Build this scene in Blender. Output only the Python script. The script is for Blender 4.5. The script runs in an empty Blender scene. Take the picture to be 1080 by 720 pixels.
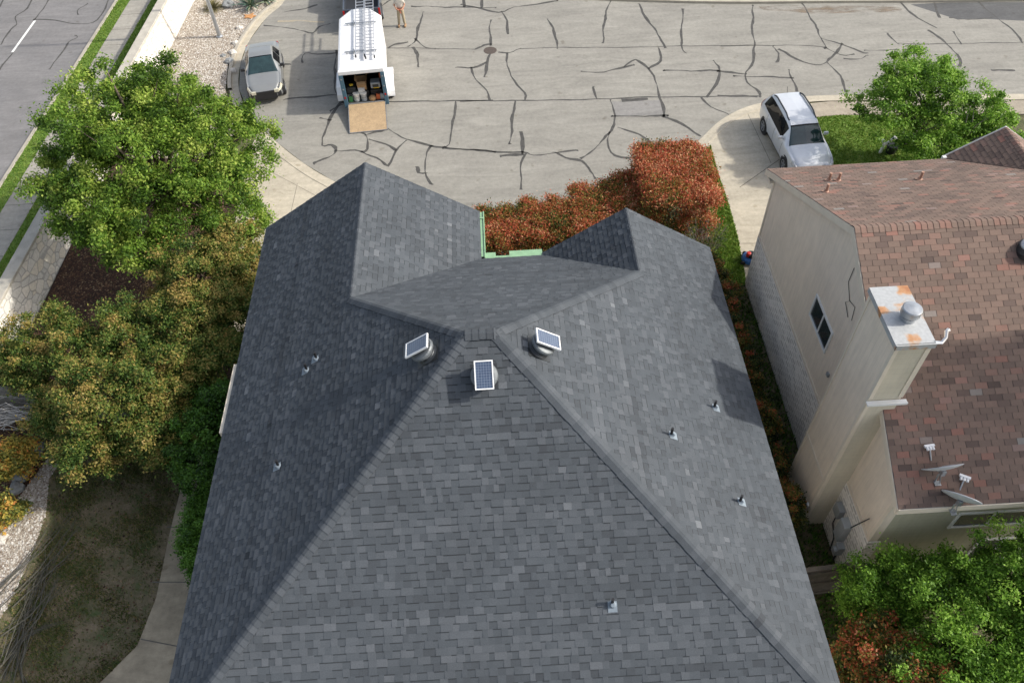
import bpy, math, random
import numpy as np
from mathutils import Vector, Matrix
random.seed(7); rng=np.random.default_rng(7)
C=bpy.context.scene.collection
rad=math.radians
# ------------------------------------------------------------------ camera model
RC=np.array([[0.99825,0.05864,-0.00789],[-0.0502,0.76897,-0.63731],[-0.0313,0.63659,0.77057]])
FPX=845.5; HC=21.6
def g(px,py,z=0.0):
    d=RC@np.array([(px-540)/FPX,-(py-360)/FPX,-1.0]); t=(z-HC)/d[2]; q=d*t
    return (float(q[0]),float(q[1]),z)
# ------------------------------------------------------------------ materials
MATS={}
def newmat(name):
    m=bpy.data.materials.new(name); m.use_nodes=True; nt=m.node_tree
    for n in list(nt.nodes): nt.nodes.remove(n)
    out=nt.nodes.new('ShaderNodeOutputMaterial'); b=nt.nodes.new('ShaderNodeBsdfPrincipled')
    nt.links.new(b.outputs[0],out.inputs[0]); MATS[name]=m
    return m,nt,b,out
def ramp(nt,fac,stops):
    r=nt.nodes.new('ShaderNodeValToRGB'); e=r.color_ramp.elements
    while len(e)<len(stops): e.new(0.5)
    for i,(p,c) in enumerate(stops): e[i].position=p; e[i].color=(*c,1)
    nt.links.new(fac,r.inputs[0]); return r.outputs[0]
def noise(nt,scale,detail=4,rough=.6,vec=None,dist=0):
    n=nt.nodes.new('ShaderNodeTexNoise'); n.inputs['Scale'].default_value=scale; n.inputs['Detail'].default_value=detail
    n.inputs['Roughness'].default_value=rough; n.inputs['Distortion'].default_value=dist
    if vec is None:
        tc=nt.nodes.new('ShaderNodeTexCoord'); vec=tc.outputs['Object']
    nt.links.new(vec,n.inputs['Vector']); return n.outputs['Fac']
def mix(nt,a,b,fac,mode='MIX'):
    m=nt.nodes.new('ShaderNodeMix'); m.data_type='RGBA'; m.blend_type=mode
    for s,v in ((m.inputs[6],a),(m.inputs[7],b)):
        if isinstance(v,tuple): s.default_value=(*v,1)
        else: nt.links.new(v,s)
    if isinstance(fac,(int,float)): m.inputs[0].default_value=fac
    else: nt.links.new(fac,m.inputs[0])
    return m.outputs[2]
def bump(nt,b,h,strength=.4,dist=.02):
    n=nt.nodes.new('ShaderNodeBump'); n.inputs['Strength'].default_value=strength; n.inputs['Distance'].default_value=dist
    nt.links.new(h,n.inputs['Height']); nt.links.new(n.outputs[0],b.inputs['Normal'])
def mat(name,col,rough=.7,metal=0,var=.12,scale=3,fine=60,coat=0,bmp=0):
    """plain coloured surface with two scales of wear"""
    m,nt,b,_=newmat(name)
    c=tuple(col)
    lo=tuple(x*(1-var) for x in c); hi=tuple(min(1,x*(1+var)) for x in c)
    n1=noise(nt,scale,5); a=ramp(nt,n1,[(.3,lo),(.7,hi)])
    n2=noise(nt,fine,3); k=ramp(nt,n2,[(.3,(1-var*.8,)*3),(.7,(1,1,1))])
    o=mix(nt,a,k,1,'MULTIPLY'); nt.links.new(o,b.inputs['Base Color'])
    b.inputs['Roughness'].default_value=rough; b.inputs['Metallic'].default_value=metal
    if coat: b.inputs['Coat Weight'].default_value=coat; b.inputs['Coat Roughness'].default_value=.06
    if bmp: bump(nt,b,n2,bmp,.01)
    return m
def tintmat(name,stops,rough=.85,speck=.15,speckscale=150,blotch=.1,trans=0,blotchscale=.7,metal=0):
    """colour from per-face 'tint' attribute"""
    m,nt,b,out=newmat(name)
    at=nt.nodes.new('ShaderNodeAttribute'); at.attribute_name='tint'
    c=ramp(nt,at.outputs['Fac'],stops)
    if speck:
        n=noise(nt,speckscale,2); k=ramp(nt,n,[(.3,(1-speck,)*3),(.7,(1+speck,)*3)]); c=mix(nt,c,k,1,'MULTIPLY')
    if blotch:
        n=noise(nt,blotchscale,4); k=ramp(nt,n,[(.3,(1-blotch,)*3),(.7,(1,1,1))]); c=mix(nt,c,k,1,'MULTIPLY')
    nt.links.new(c,b.inputs['Base Color']); b.inputs['Roughness'].default_value=rough
    if trans:
        b.inputs['Specular IOR Level'].default_value=.22
        t=nt.nodes.new('ShaderNodeBsdfTranslucent'); nt.links.new(c,t.inputs[0])
        ms=nt.nodes.new('ShaderNodeMixShader'); ms.inputs[0].default_value=trans
        nt.links.new(b.outputs[0],ms.inputs[1]); nt.links.new(t.outputs[0],ms.inputs[2]); nt.links.new(ms.outputs[0],out.inputs[0])
    return m
# ------------------------------------------------------------------ mesh helpers
def tag(o,label=None,cat=None,group=None,kind=None):
    if label: o['label']=label
    if cat: o['category']=cat
    if group: o['group']=group
    if kind: o['kind']=kind
    return o
def link(o,parent=None,world=False):
    C.objects.link(o)
    if parent is not None:
        o.parent=parent
        if world:
            o.matrix_parent_inverse=(Matrix.Translation(parent.location)@parent.rotation_euler.to_matrix().to_4x4()).inverted()
    return o
def thing(name,label,cat,loc=(0,0,0),rz=0,group=None):
    o=bpy.data.objects.new(name,None); o.empty_display_size=.3; C.objects.link(o)
    o.location=loc; o.rotation_euler=(0,0,rz); tag(o,label,cat,group); return o
class MB:
    def __init__(s): s.v=[];s.f=[];s.t=[];s.m=[]
    def face(s,pts,t=.5,m=0):
        n=len(s.v); s.v.extend([tuple(p) for p in pts]); s.f.append(tuple(range(n,n+len(pts)))); s.t.append(t); s.m.append(m)
    def mesh(s,vs,fs,t=.5,m=0):
        n=len(s.v); s.v.extend([tuple(p) for p in vs])
        for f in fs: s.f.append(tuple(i+n for i in f)); s.t.append(t); s.m.append(m)
    def box(s,x0,x1,y0,y1,z0,z1,t=.5,m=0,M=None,taper=0):
        vs=[]
        for z,k in ((z0,0),(z1,taper)):
            vs+=[(x0+k,y0+k,z),(x1-k,y0+k,z),(x1-k,y1-k,z),(x0+k,y1-k,z)]
        if M is not None: vs=[M@Vector(v) for v in vs]
        s.mesh(vs,[(3,2,1,0),(4,5,6,7),(0,1,5,4),(1,2,6,5),(2,3,7,6),(3,0,4,7)],t,m)
    def obox(s,c,sx,sy,sz,rz=0,t=.5,m=0,rx=0,ry=0):
        M=Matrix.Translation(c)@Matrix.Rotation(rz,4,'Z')@Matrix.Rotation(rx,4,'X')@Matrix.Rotation(ry,4,'Y')
        s.box(-sx/2,sx/2,-sy/2,sy/2,-sz/2,sz/2,t,m,M)
    def prism(s,poly,z0,z1,t=.5,m=0,top=True,bottom=False):
        n=len(poly); vs=[(p[0],p[1],z0) for p in poly]+[(p[0],p[1],z1) for p in poly]
        fs=[(i,(i+1)%n,(i+1)%n+n,i+n) for i in range(n)]
        if top: fs.append(tuple(range(n,2*n)))
        if bottom: fs.append(tuple(range(n-1,-1,-1)))
        s.mesh(vs,fs,t,m)
    def tube(s,pts,rs,n=8,t=.5,m=0,cap=True):
        pts=[Vector(p) for p in pts]; vs=[];fs=[]
        if isinstance(rs,(int,float)): rs=[rs]*len(pts)
        prev=None
        for i,p in enumerate(pts):
            d=(pts[min(i+1,len(pts)-1)]-pts[max(i-1,0)])
            d=d.normalized() if d.length>1e-9 else Vector((0,0,1))
            a=d.orthogonal().normalized() if prev is None else (prev-d*prev.dot(d)).normalized()
            prev=a; b=d.cross(a)
            for k in range(n):
                w=2*math.pi*k/n; vs.append(p+(a*math.cos(w)+b*math.sin(w))*rs[i])
        for i in range(len(pts)-1):
            for k in range(n): fs.append((i*n+k,i*n+(k+1)%n,(i+1)*n+(k+1)%n,(i+1)*n+k))
        if cap: fs.append(tuple(range(n-1,-1,-1))); fs.append(tuple((len(pts)-1)*n+k for k in range(n)))
        s.mesh(vs,fs,t,m)
    def lathe(s,c,prof,n=24,t=.5,m=0,M=None):
        vs=[];fs=[]
        for r,z in prof:
            for k in range(n):
                w=2*math.pi*k/n; v=Vector((r*math.cos(w),r*math.sin(w),z))
                if M is not None: v=M@v
                vs.append(v+Vector(c))
        for i in range(len(prof)-1):
            for k in range(n): fs.append((i*n+k,i*n+(k+1)%n,(i+1)*n+(k+1)%n,(i+1)*n+k))
        fs.append(tuple(range(n-1,-1,-1))); fs.append(tuple((len(prof)-1)*n+k for k in range(n)))
        s.mesh(vs,fs,t,m)
    def build(s,name,mats,parent=None,world=False,smooth=False,bevel=0,auto=None):
        me=bpy.data.meshes.new(name); me.from_pydata(s.v,[],s.f)
        if not isinstance(mats,(list,tuple)): mats=[mats]
        for m in mats: me.materials.append(MATS[m] if isinstance(m,str) else m)
        a=me.attributes.new('tint','FLOAT','FACE'); a.data.foreach_set('value',np.array(s.t,dtype=np.float32))
        if any(s.m): me.polygons.foreach_set('material_index',np.array(s.m,dtype=np.int32))
        me.polygons.foreach_set('use_smooth',np.full(len(s.f),bool(smooth)))
        me.update(); o=bpy.data.objects.new(name,me); link(o,parent,world)
        if bevel:
            b=o.modifiers.new('bevel','BEVEL'); b.width=bevel; b.segments=2; b.limit_method='ANGLE'; b.angle_limit=rad(40)
            b.harden_normals=False
        return o
def quads_obj(name,V,T,matl,parent=None,world=True):
    """V (N,k,3) polygons, T (N,) tints"""
    N,k,_=V.shape; me=bpy.data.meshes.new(name)
    me.vertices.add(N*k); me.vertices.foreach_set('co',V.reshape(-1).astype(np.float32))
    me.loops.add(N*k); me.loops.foreach_set('vertex_index',np.arange(N*k,dtype=np.int32))
    me.polygons.add(N); me.polygons.foreach_set('loop_start',np.arange(0,N*k,k,dtype=np.int32))
    me.polygons.foreach_set('loop_total',np.full(N,k,dtype=np.int32))
    a=me.attributes.new('tint','FLOAT','FACE'); a.data.foreach_set('value',np.clip(T,0,1).astype(np.float32))
    me.materials.append(MATS[matl]); me.update(calc_edges=True)
    o=bpy.data.objects.new(name,me); link(o,parent,world); return o
def unit(a): return a/np.maximum(np.linalg.norm(a,axis=-1,keepdims=True),1e-9)
def leaf_quads(P,Nrm,L,W):
    r=rng.normal(size=P.shape); a=unit(np.cross(Nrm,r)); b=np.cross(Nrm,a)
    L=L[:,None]; W=W[:,None]
    fold=Nrm*W*.25
    return np.stack([P-a*L,P+b*W+fold,P+a*L,P-b*W+fold],axis=1)
def crown(name,matl,parent,blobs,ncl,per,crad,leaf,t0=.5,tc=.18,tl=.18,hollow=.5,outer=0.0,low=-.55,seed=1,squash=.65,up=.6,jag=1.18):
    """leaf clumps scattered over the shells of ellipsoids (cx,cy,cz,rx,ry,rz)"""
    global rng
    rng=np.random.default_rng(seed)
    bl=np.array(blobs,float); w=(bl[:,3]*bl[:,4]*bl[:,5])**.67; w/=w.sum()
    cs=[];fr=[]
    while len(cs)<ncl:
        i=rng.choice(len(bl),p=w); d=unit(rng.normal(size=3))
        if d[2]<low: continue
        r=rng.uniform(hollow,1)**.6*rng.uniform(.84,jag)
        c=bl[i,:3]+d*bl[i,3:6]*r
        if c[2]<.25: continue
        cs.append(c);fr.append((r-.7)/.4)
    cs=np.array(cs); fr=np.array(fr)
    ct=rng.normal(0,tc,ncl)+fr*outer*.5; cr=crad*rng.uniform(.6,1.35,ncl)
    idx=np.repeat(np.arange(ncl),per); n=len(idx)
    d=unit(rng.normal(size=(n,3))); rr=rng.uniform(0,1,n)**.45
    off=rng.normal(size=(n,3))*.43*cr[idx][:,None]*np.array([1,1,squash])*np.where(rng.uniform(size=n)<.08,1.4,1)[:,None]; d=unit(off)
    P=cs[idx]+off
    N=unit(d*.45+np.array([0,0,up])+rng.normal(size=(n,3))*.6)
    L=leaf*rng.uniform(.6,1.3,n); W=L*rng.uniform(.4,.6,n)
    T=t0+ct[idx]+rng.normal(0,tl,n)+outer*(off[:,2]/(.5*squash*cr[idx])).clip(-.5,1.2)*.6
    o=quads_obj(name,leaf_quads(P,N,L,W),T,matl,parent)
    return o,cs
def branches(name,matl,parent,base,cs,r0,nb=14,fork=.35,seed=3):
    rd=random.Random(seed); mb=MB(); base=Vector(base); ctr=Vector(np.mean(cs,axis=0))
    fk=base.lerp(ctr,fork); fk.z=max(fk.z,base.z+.5); fk.x=base.x+(ctr.x-base.x)*fork*.7
    mb.tube([base-Vector((0,0,.1)),base.lerp(fk,.5)+Vector((rd.uniform(-.08,.08),rd.uniform(-.08,.08),0)),fk],[r0*1.3,r0,r0*.8],10,t=rd.random())
    idx=list(range(len(cs))); rd.shuffle(idx); limbs=[]
    nl=max(3,nb//4)
    for k in range(nl):
        e=Vector(cs[idx[k]]); m=fk.lerp(e,.5)+Vector((rd.uniform(-.3,.3),rd.uniform(-.3,.3),rd.uniform(0,.35)))
        mb.tube([fk,m,e],[r0*.6,r0*.35,r0*.1],7,t=rd.random()); limbs.append((fk,m,e))
    for k in range(nl,min(nb,len(idx))):
        e=Vector(cs[idx[k]]); L=min(limbs,key=lambda l:(l[1]-e).length); s=L[1]
        m=s.lerp(e,.5)+Vector((rd.uniform(-.15,.15),rd.uniform(-.15,.15),rd.uniform(0,.2)))
        mb.tube([s,m,e],[r0*.28,r0*.16,r0*.05],5,t=rd.random())
    return mb.build(name,matl,parent,world=True,smooth=True)
def pts_in_poly(poly,n,seed=0):
    r=np.random.default_rng(seed); P=np.array(poly)[:,:2]; lo=P.min(0); hi=P.max(0); out=[]
    tot=0
    while tot<n:
        q=r.uniform(lo,hi,size=(n*2,2)); ins=np.zeros(len(q),bool); j=len(P)-1
        for i in range(len(P)):
            xi,yi=P[i];xj,yj=P[j]
            with np.errstate(divide='ignore',invalid='ignore'):
                c=((yi>q[:,1])!=(yj>q[:,1]))&(q[:,0]<(xj-xi)*(q[:,1]-yi)/(yj-yi+1e-12)+xi)
            ins^=c; j=i
        q=q[ins]; out.append(q); tot+=len(q)
    return np.concatenate(out)[:n]
def pebbles(name,matl,poly,n,r0,r1,seed,flat=.6,z=0,parent=None):
    r=np.random.default_rng(seed); q=pts_in_poly(poly,n,seed); s=r.uniform(0,1,n)**2*(r1-r0)+r0
    base=np.array([[1,0,0],[0,1,0],[-1,0,0],[0,-1,0],[0,0,1],[0,0,-.3]],float)
    F=np.array([[0,1,4],[1,2,4],[2,3,4],[3,0,4]])
    V=base[None]*r.uniform(.6,1.25,size=(n,6,3)); a=r.uniform(0,6.28,n); ca,sa=np.cos(a)[:,None],np.sin(a)[:,None]
    x=V[:,:,0]*ca-V[:,:,1]*sa; y=V[:,:,0]*sa+V[:,:,1]*ca; V=np.stack([x,y,V[:,:,2]*flat],-1)*s[:,None,None]
    V+=np.stack([q[:,0],q[:,1],np.full(n,z)],-1)[:,None,:]
    T=np.repeat(r.uniform(0,1,n),4)
    return quads_obj(name,V[:,F].reshape(-1,3,3),T,matl,parent)
def blades(name,matl,poly,n,h,w,seed,z=0,dens=None):
    r=np.random.default_rng(seed); q=pts_in_poly(poly,n,seed)
    if dens is not None: q=q[r.uniform(size=len(q))<dens(q)]
    n=len(q); a=r.uniform(0,6.28,n); hh=h*r.uniform(.5,1.3,n); ww=w*r.uniform(.6,1.3,n); ln=r.uniform(-.6,.6,size=(n,2))*hh[:,None]
    P=np.stack([q[:,0],q[:,1],np.full(n,z)],-1); d=np.stack([np.cos(a),np.sin(a),0*a],-1)*ww[:,None]
    tip=P+np.stack([ln[:,0],ln[:,1],hh],-1)
    return quads_obj(name,np.stack([P-d,P+d,tip],1),r.uniform(0,1,n),matl)
# ------------------------------------------------------------------ material library
mat('cream_paint',(.7,.62,.5),.75,var=.06); mat('white_trim',(.72,.72,.7),.6,var=.06)
mat('dark_edge',(.05,.055,.06),.6); mat('mint_trim',(.25,.42,.25),.55,var=.12,scale=6)
mat('galvanised',(.42,.44,.46),.42,metal=.75,var=.15,scale=8); mat('lead_grey',(.2,.24,.28),.6,metal=.1,var=.15,scale=12)
mat('black_plastic',(.018,.018,.02),.5); mat('rubber',(.02,.02,.021),.85); mat('dark_metal',(.06,.065,.07),.45,metal=.6)
mat('aluminium',(.62,.63,.65),.38,metal=.8,var=.08,scale=15); mat('white_frame',(.8,.8,.8),.4,var=.03)
mat('dish_grey',(.5,.52,.54),.45,var=.1,scale=10); mat('vent_grey',(.16,.175,.185),.5,metal=.3,var=.15,scale=12); mat('copper_pipe',(.42,.24,.17),.6,var=.2,scale=20)
mat('window_dark',(.03,.04,.045),.08,var=.1); mat('screen_mesh',(.06,.065,.06),.7)
mat('grey_box',(.3,.32,.33),.5,metal=.2,var=.1); mat('pale_box',(.42,.45,.47),.5,metal=.2,var=.1)
mat('bark',(.13,.1,.075),.95,var=.3,scale=10,bmp=.5); mat('grey_bark',(.26,.23,.2),.95,var=.3,scale=10)
mat('cut_branch',(.1,.095,.075),.95,var=.3,scale=5); mat('pale_branch',(.42,.4,.37),.9,var=.2,scale=5)
mat('fence_wood',(.12,.1,.08),.9,var=.3,scale=4,fine=30); mat('weathered_wood',(.23,.215,.19),.9,var=.25,scale=4,fine=30)
mat('red_plastic',(.5,.03,.02),.4); mat('blue_plastic',(.03,.13,.38),.4,var=.1); mat('orange_plastic',(.6,.13,.04),.5)
mat('green_plastic',(.05,.22,.07),.4); mat('yellow_plastic',(.75,.5,.03),.5); mat('cardboard',(.45,.27,.13),.85,var=.15)
mat('paper_white',(.72,.71,.67),.8); mat('trailer_white',(.8,.8,.8),.35,var=.04,coat=.3); mat('post_blue',(.07,.15,.21),.45,var=.15,scale=8)
mat('interior_dark',(.05,.05,.05),.9); mat('skin',(.42,.22,.14),.6,var=.06); mat('khaki',(.36,.3,.2),.9,var=.1,scale=12)
mat('beige_shirt',(.52,.48,.42),.9,var=.08,scale=10); mat('hair_dark',(.03,.02,.015),.8); mat('boot_tan',(.3,.19,.1),.8)
mat('rim_silver',(.42,.43,.45),.35,metal=.7,var=.05); mat('tail_red',(.45,.02,.02),.25); mat('plate_white',(.7,.7,.68),.5)
mat('iron',(.13,.105,.09),.75,metal=.3,var=.3,scale=30,bmp=.6); mat('lane_white',(.75,.75,.72),.8,var=.15,scale=20)
mat('crack_seal',(.075,.072,.066),.8,var=.35,scale=5); mat('joint_dark',(.13,.12,.1),.9); mat('orange_leaf',(.5,.25,.1),.8)
mat('yellow_paint_worn',(.37,.32,.23),.9,var=.15,scale=8); mat('white_rock',(.62,.58,.52),.9,var=.2,scale=5,bmp=.5); mat('grey_rock',(.27,.28,.28),.9,var=.3,scale=5,bmp=.5)
mat('bed_liner',(.03,.033,.04),.6); mat('concrete_kerb',(.4,.365,.3),.9,var=.14,scale=2,fine=40); mat('coping',(.45,.42,.36),.9,var=.18,scale=2,fine=30)
mat('headlamp',(.62,.58,.45),.15,var=.1); mat('headlamp_clear',(.5,.52,.55),.1,var=.1); mat('rail_grey',(.2,.2,.21),.4,metal=.5)
mat('glove_orange',(.55,.14,.08),.8)
tintmat('shingle_grey',[(0,(0.022,0.027,0.032)),(.15,(0.041,0.047,0.055)),(.5,(0.060,0.070,0.081)),(.85,(0.094,0.104,0.117)),(1,(0.152,0.164,0.177))],rough=.9,speck=.25,speckscale=90,blotch=.2)
tintmat('shingle_red',[(0,(0.055,0.037,0.031)),(.2,(0.126,0.087,0.072)),(.45,(0.176,0.123,0.097)),(.62,(0.210,0.141,0.111)),(.8,(0.260,0.129,0.098)),(1,(0.235,0.216,0.197))],rough=.92,speck=.2,speckscale=110,blotch=.22,blotchscale=.45)
tintmat('oak_leaf',[(0,(0.036,0.077,0.011)),(.35,(0.100,0.192,0.025)),(.65,(0.206,0.330,0.042)),(1,(0.422,0.503,0.106))],rough=.5,speck=0,blotch=0,trans=.42)
tintmat('spring_leaf',[(0,(0.035,0.092,0.012)),(.35,(0.112,0.230,0.026)),(.65,(0.212,0.390,0.043)),(1,(0.424,0.597,0.122))],rough=.5,speck=0,blotch=0,trans=.42)
tintmat('photinia_leaf',[(0,(0.018,0.041,0.008)),(.3,(0.058,0.115,0.022)),(.55,(0.131,0.185,0.035)),(.78,(0.261,0.231,0.058)),(1,(0.376,0.268,0.083))],rough=.5,speck=0,blotch=0,trans=.32)
tintmat('red_leaf',[(0,(.024,.042,.012)),(.22,(.11,.14,.028)),(.42,(.26,.2,.045)),(.56,(.42,.12,.045)),(.8,(.5,.1,.06)),(1,(.66,.38,.2))],rough=.5,speck=0,blotch=0,trans=.32)
tintmat('yellow_leaf',[(0,(0.068,0.103,0.027)),(.4,(0.257,0.258,0.054)),(.7,(0.540,0.386,0.072)),(1,(0.675,0.258,0.072))],rough=.5,speck=0,blotch=0,trans=.25)
tintmat('dark_leaf',[(0,(.012,.035,.006)),(.5,(.05,.125,.014)),(1,(.13,.27,.035))],rough=.4,speck=0,blotch=0,trans=.15)
tintmat('agave_leaf',[(0,(.06,.12,.08)),(.6,(.12,.2,.15)),(1,(.4,.42,.25))],rough=.6,speck=0,trans=.05)
tintmat('dry_grass_leaf',[(0,(.08,.08,.03)),(1,(.3,.26,.12))],speck=0,trans=.1)
tintmat('lawn_blade',[(0,(.07,.14,.015)),(.6,(.15,.27,.03)),(1,(.32,.36,.09))],rough=.6,speck=0,blotch=0,trans=.32)
tintmat('patchy_blade',[(0,(0.052,0.088,0.020)),(.5,(0.085,0.125,0.028)),(1,(0.260,0.200,0.088))],rough=.7,speck=0,blotch=0,trans=.1)
tintmat('gravel_pale',[(0,(0.176,0.131,0.095)),(.4,(0.352,0.304,0.249)),(.8,(0.510,0.470,0.413)),(1,(0.686,0.661,0.619))],speck=.1)
tintmat('mulch_chip',[(0,(.02,.01,.006)),(.5,(.07,.03,.016)),(.85,(.15,.075,.035)),(1,(.3,.22,.13))],speck=.1)
tintmat('osb',[(0,(.36,.25,.14)),(1,(.52,.38,.23))],speck=.2,speckscale=30,blotch=.25,blotchscale=5)
# car paints
def paint(name,col,flake=.35):
    m,nt,b,_=newmat(name); b.inputs['Base Color'].default_value=(*col,1); b.inputs['Metallic'].default_value=flake; b.inputs['Roughness'].default_value=.35
    b.inputs['Coat Weight'].default_value=.7; b.inputs['Coat Roughness'].default_value=.05
    n=noise(nt,2.5,4); c=ramp(nt,n,[(.3,tuple(x*.93 for x in col)),(.7,col)]); nt.links.new(c,b.inputs['Base Color'])
paint('paint_white_silver',(.66,.68,.71),.25); paint('paint_silver',(.33,.335,.325),.5); paint('paint_charcoal',(.07,.085,.11),.4)
def glass(name,col):
    m,nt,b,_=newmat(name); n=noise(nt,3,3); c=ramp(nt,n,[(.3,tuple(x*.7 for x in col)),(.7,tuple(x*1.3 for x in col))])
    nt.links.new(c,b.inputs['Base Color']); b.inputs['Roughness'].default_value=.04; b.inputs['Coat Weight'].default_value=.6; b.inputs['IOR'].default_value=1.5
glass('windscreen',(.02,.042,.045)); glass('side_glass',(.006,.007,.008)); MATS['side_glass'].node_tree.nodes['Principled BSDF'].inputs['Coat Weight'].default_value=0; MATS['side_glass'].node_tree.nodes['Principled BSDF'].inputs['IOR'].default_value=1.3
# solar cells
m,nt,b,_=newmat('solar_cells')
tc=nt.nodes.new('ShaderNodeTexCoord'); br=nt.nodes.new('ShaderNodeTexBrick'); nt.links.new(tc.outputs['Object'],br.inputs['Vector'])
br.offset=0; br.inputs['Scale'].default_value=1; br.inputs['Brick Width'].default_value=.052; br.inputs['Row Height'].default_value=.052; br.inputs['Mortar Size'].default_value=.0022
br.inputs['Color1'].default_value=(.05,.07,.12,1); br.inputs['Color2'].default_value=(.06,.085,.14,1); br.inputs['Mortar'].default_value=(.2,.24,.3,1)
nt.links.new(br.outputs['Color'],b.inputs['Base Color']); b.inputs['Roughness'].default_value=.12; b.inputs['Coat Weight'].default_value=.5
# street
def street_mat(name,base,dark):
    m,nt,b,_=newmat(name)
    tc=nt.nodes.new('ShaderNodeTexCoord'); mp=nt.nodes.new('ShaderNodeMapping'); nt.links.new(tc.outputs['Object'],mp.inputs[0]); mp.inputs['Scale'].default_value=(.25,1.1,1); mp.inputs['Rotation'].default_value=(0,0,.25)
    big=noise(nt,.9 if name=='old_concrete' else .35,6,.65); st=noise(nt,1.1,5,.7,mp.outputs[0],1.5); fine=noise(nt,70,3,.7); mid=noise(nt,6,5,.7)
    c=ramp(nt,big,[(.3,dark),(.7,base)])
    for f,lo in ((st,.8),(mid,.86),(fine,.82)):
        c=mix(nt,c,ramp(nt,f,[(.35,(lo,)*3),(.65,(1.04,)*3)]),1,'MULTIPLY')
    spots=noise(nt,2.3,2,.4); c=mix(nt,c,ramp(nt,spots,[(.68,(1,1,1)),(.76,(.78,.76,.72))]),1,'MULTIPLY')
    nt.links.new(c,b.inputs['Base Color']); b.inputs['Roughness'].default_value=.93; bump(nt,b,fine,.35,.01); return m
street_mat('street_surface',(.34,.325,.285),(.285,.272,.24)); street_mat('road_surface',(.25,.24,.235),(.2,.195,.195))
street_mat('drive_concrete',(.58,.52,.41),(.5,.45,.355)); street_mat('walk_concrete',(.44,.38,.3),(.33,.29,.23)); street_mat('sidewalk_concrete',(.44,.41,.35),(.34,.32,.28))
street_mat('old_concrete',(.5,.42,.3),(.25,.21,.145)); street_mat('asphalt_patch',(.13,.13,.13),(.09,.09,.09)); street_mat('fresh_slab',(.3,.29,.27),(.26,.25,.24))
def stain_mat():
    m,nt,b,out=newmat('rust_stain'); n=noise(nt,1.2,5); c=ramp(nt,n,[(.35,(.2,.15,.1)),(.6,(.26,.21,.16))]); nt.links.new(c,b.inputs['Base Color']); b.inputs['Roughness'].default_value=.9; mp=nt.nodes.new('ShaderNodeMapping'); tc=nt.nodes.new('ShaderNodeTexCoord'); nt.links.new(tc.outputs['Object'],mp.inputs[0]); mp.inputs['Scale'].default_value=(.6,2.2,1); n2=noise(nt,1.0,6,.7,mp.outputs[0]); nt.links.new(ramp(nt,n2,[(.42,(0,0,0)),(.6,(.75,)*3)]),b.inputs['Alpha'])
stain_mat()
def soil(name,cols,sc=3):
    m,nt,b,_=newmat(name); n=noise(nt,sc,8,.7); c=ramp(nt,n,cols); n2=noise(nt,45,4,.8); c=mix(nt,c,ramp(nt,n2,[(.35,(.65,)*3),(.65,(1.15,)*3)]),1,'MULTIPLY')
    nt.links.new(c,b.inputs['Base Color']); b.inputs['Roughness'].default_value=.95; bump(nt,b,n2,.8,.04)
soil('ground_soil',[(.35,(.07,.085,.03)),(.6,(.13,.12,.06))]); soil('patchy_lawn',[(.36,(.08,.11,.035)),(.48,(.15,.13,.07)),(.62,(.23,.18,.115))],1.6)
soil('green_lawn',[(.35,(.1,.18,.02)),(.55,(.15,.25,.035)),(.7,(.26,.28,.08))],1.8); soil('mulch_ground',[(.35,(.03,.016,.01)),(.6,(.065,.032,.018))],4)
soil('gravel_ground',[(.35,(.3,.25,.19)),(.6,(.46,.41,.34))],5)
# rubble limestone
m,nt,b,_=newmat('rubble_stone')
tc=nt.nodes.new('ShaderNodeTexCoord'); mp=nt.nodes.new('ShaderNodeMapping'); nt.links.new(tc.outputs['Object'],mp.inputs[0]); mp.inputs['Scale'].default_value=(1.6,1.6,2.6)
def voro(feat):
    v=nt.nodes.new('ShaderNodeTexVoronoi'); v.feature=feat; v.inputs['Scale'].default_value=1.5; v.inputs['Randomness'].default_value=.9; nt.links.new(mp.outputs[0],v.inputs['Vector']); return v
v1=voro('F1'); v2=voro('DISTANCE_TO_EDGE'); sep=nt.nodes.new('ShaderNodeSeparateColor'); nt.links.new(v1.outputs['Color'],sep.inputs[0])
c=ramp(nt,sep.outputs[0],[(0,(.62,.6,.55)),(.5,(.74,.71,.65)),(1,(.76,.69,.57))]); e=ramp(nt,v2.outputs['Distance'],[(0,(.66,.66,.67)),(.04,(.74,.74,.75)),(.08,(1,1,1))])
c=mix(nt,c,e,1,'MULTIPLY'); nn=noise(nt,12,5); c=mix(nt,c,ramp(nt,nn,[(.3,(.8,)*3),(.7,(1.05,)*3)]),1,'MULTIPLY'); nt.links.new(c,b.inputs['Base Color']); b.inputs['Roughness'].default_value=.95
bump(nt,b,e,.7,.05)
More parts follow.
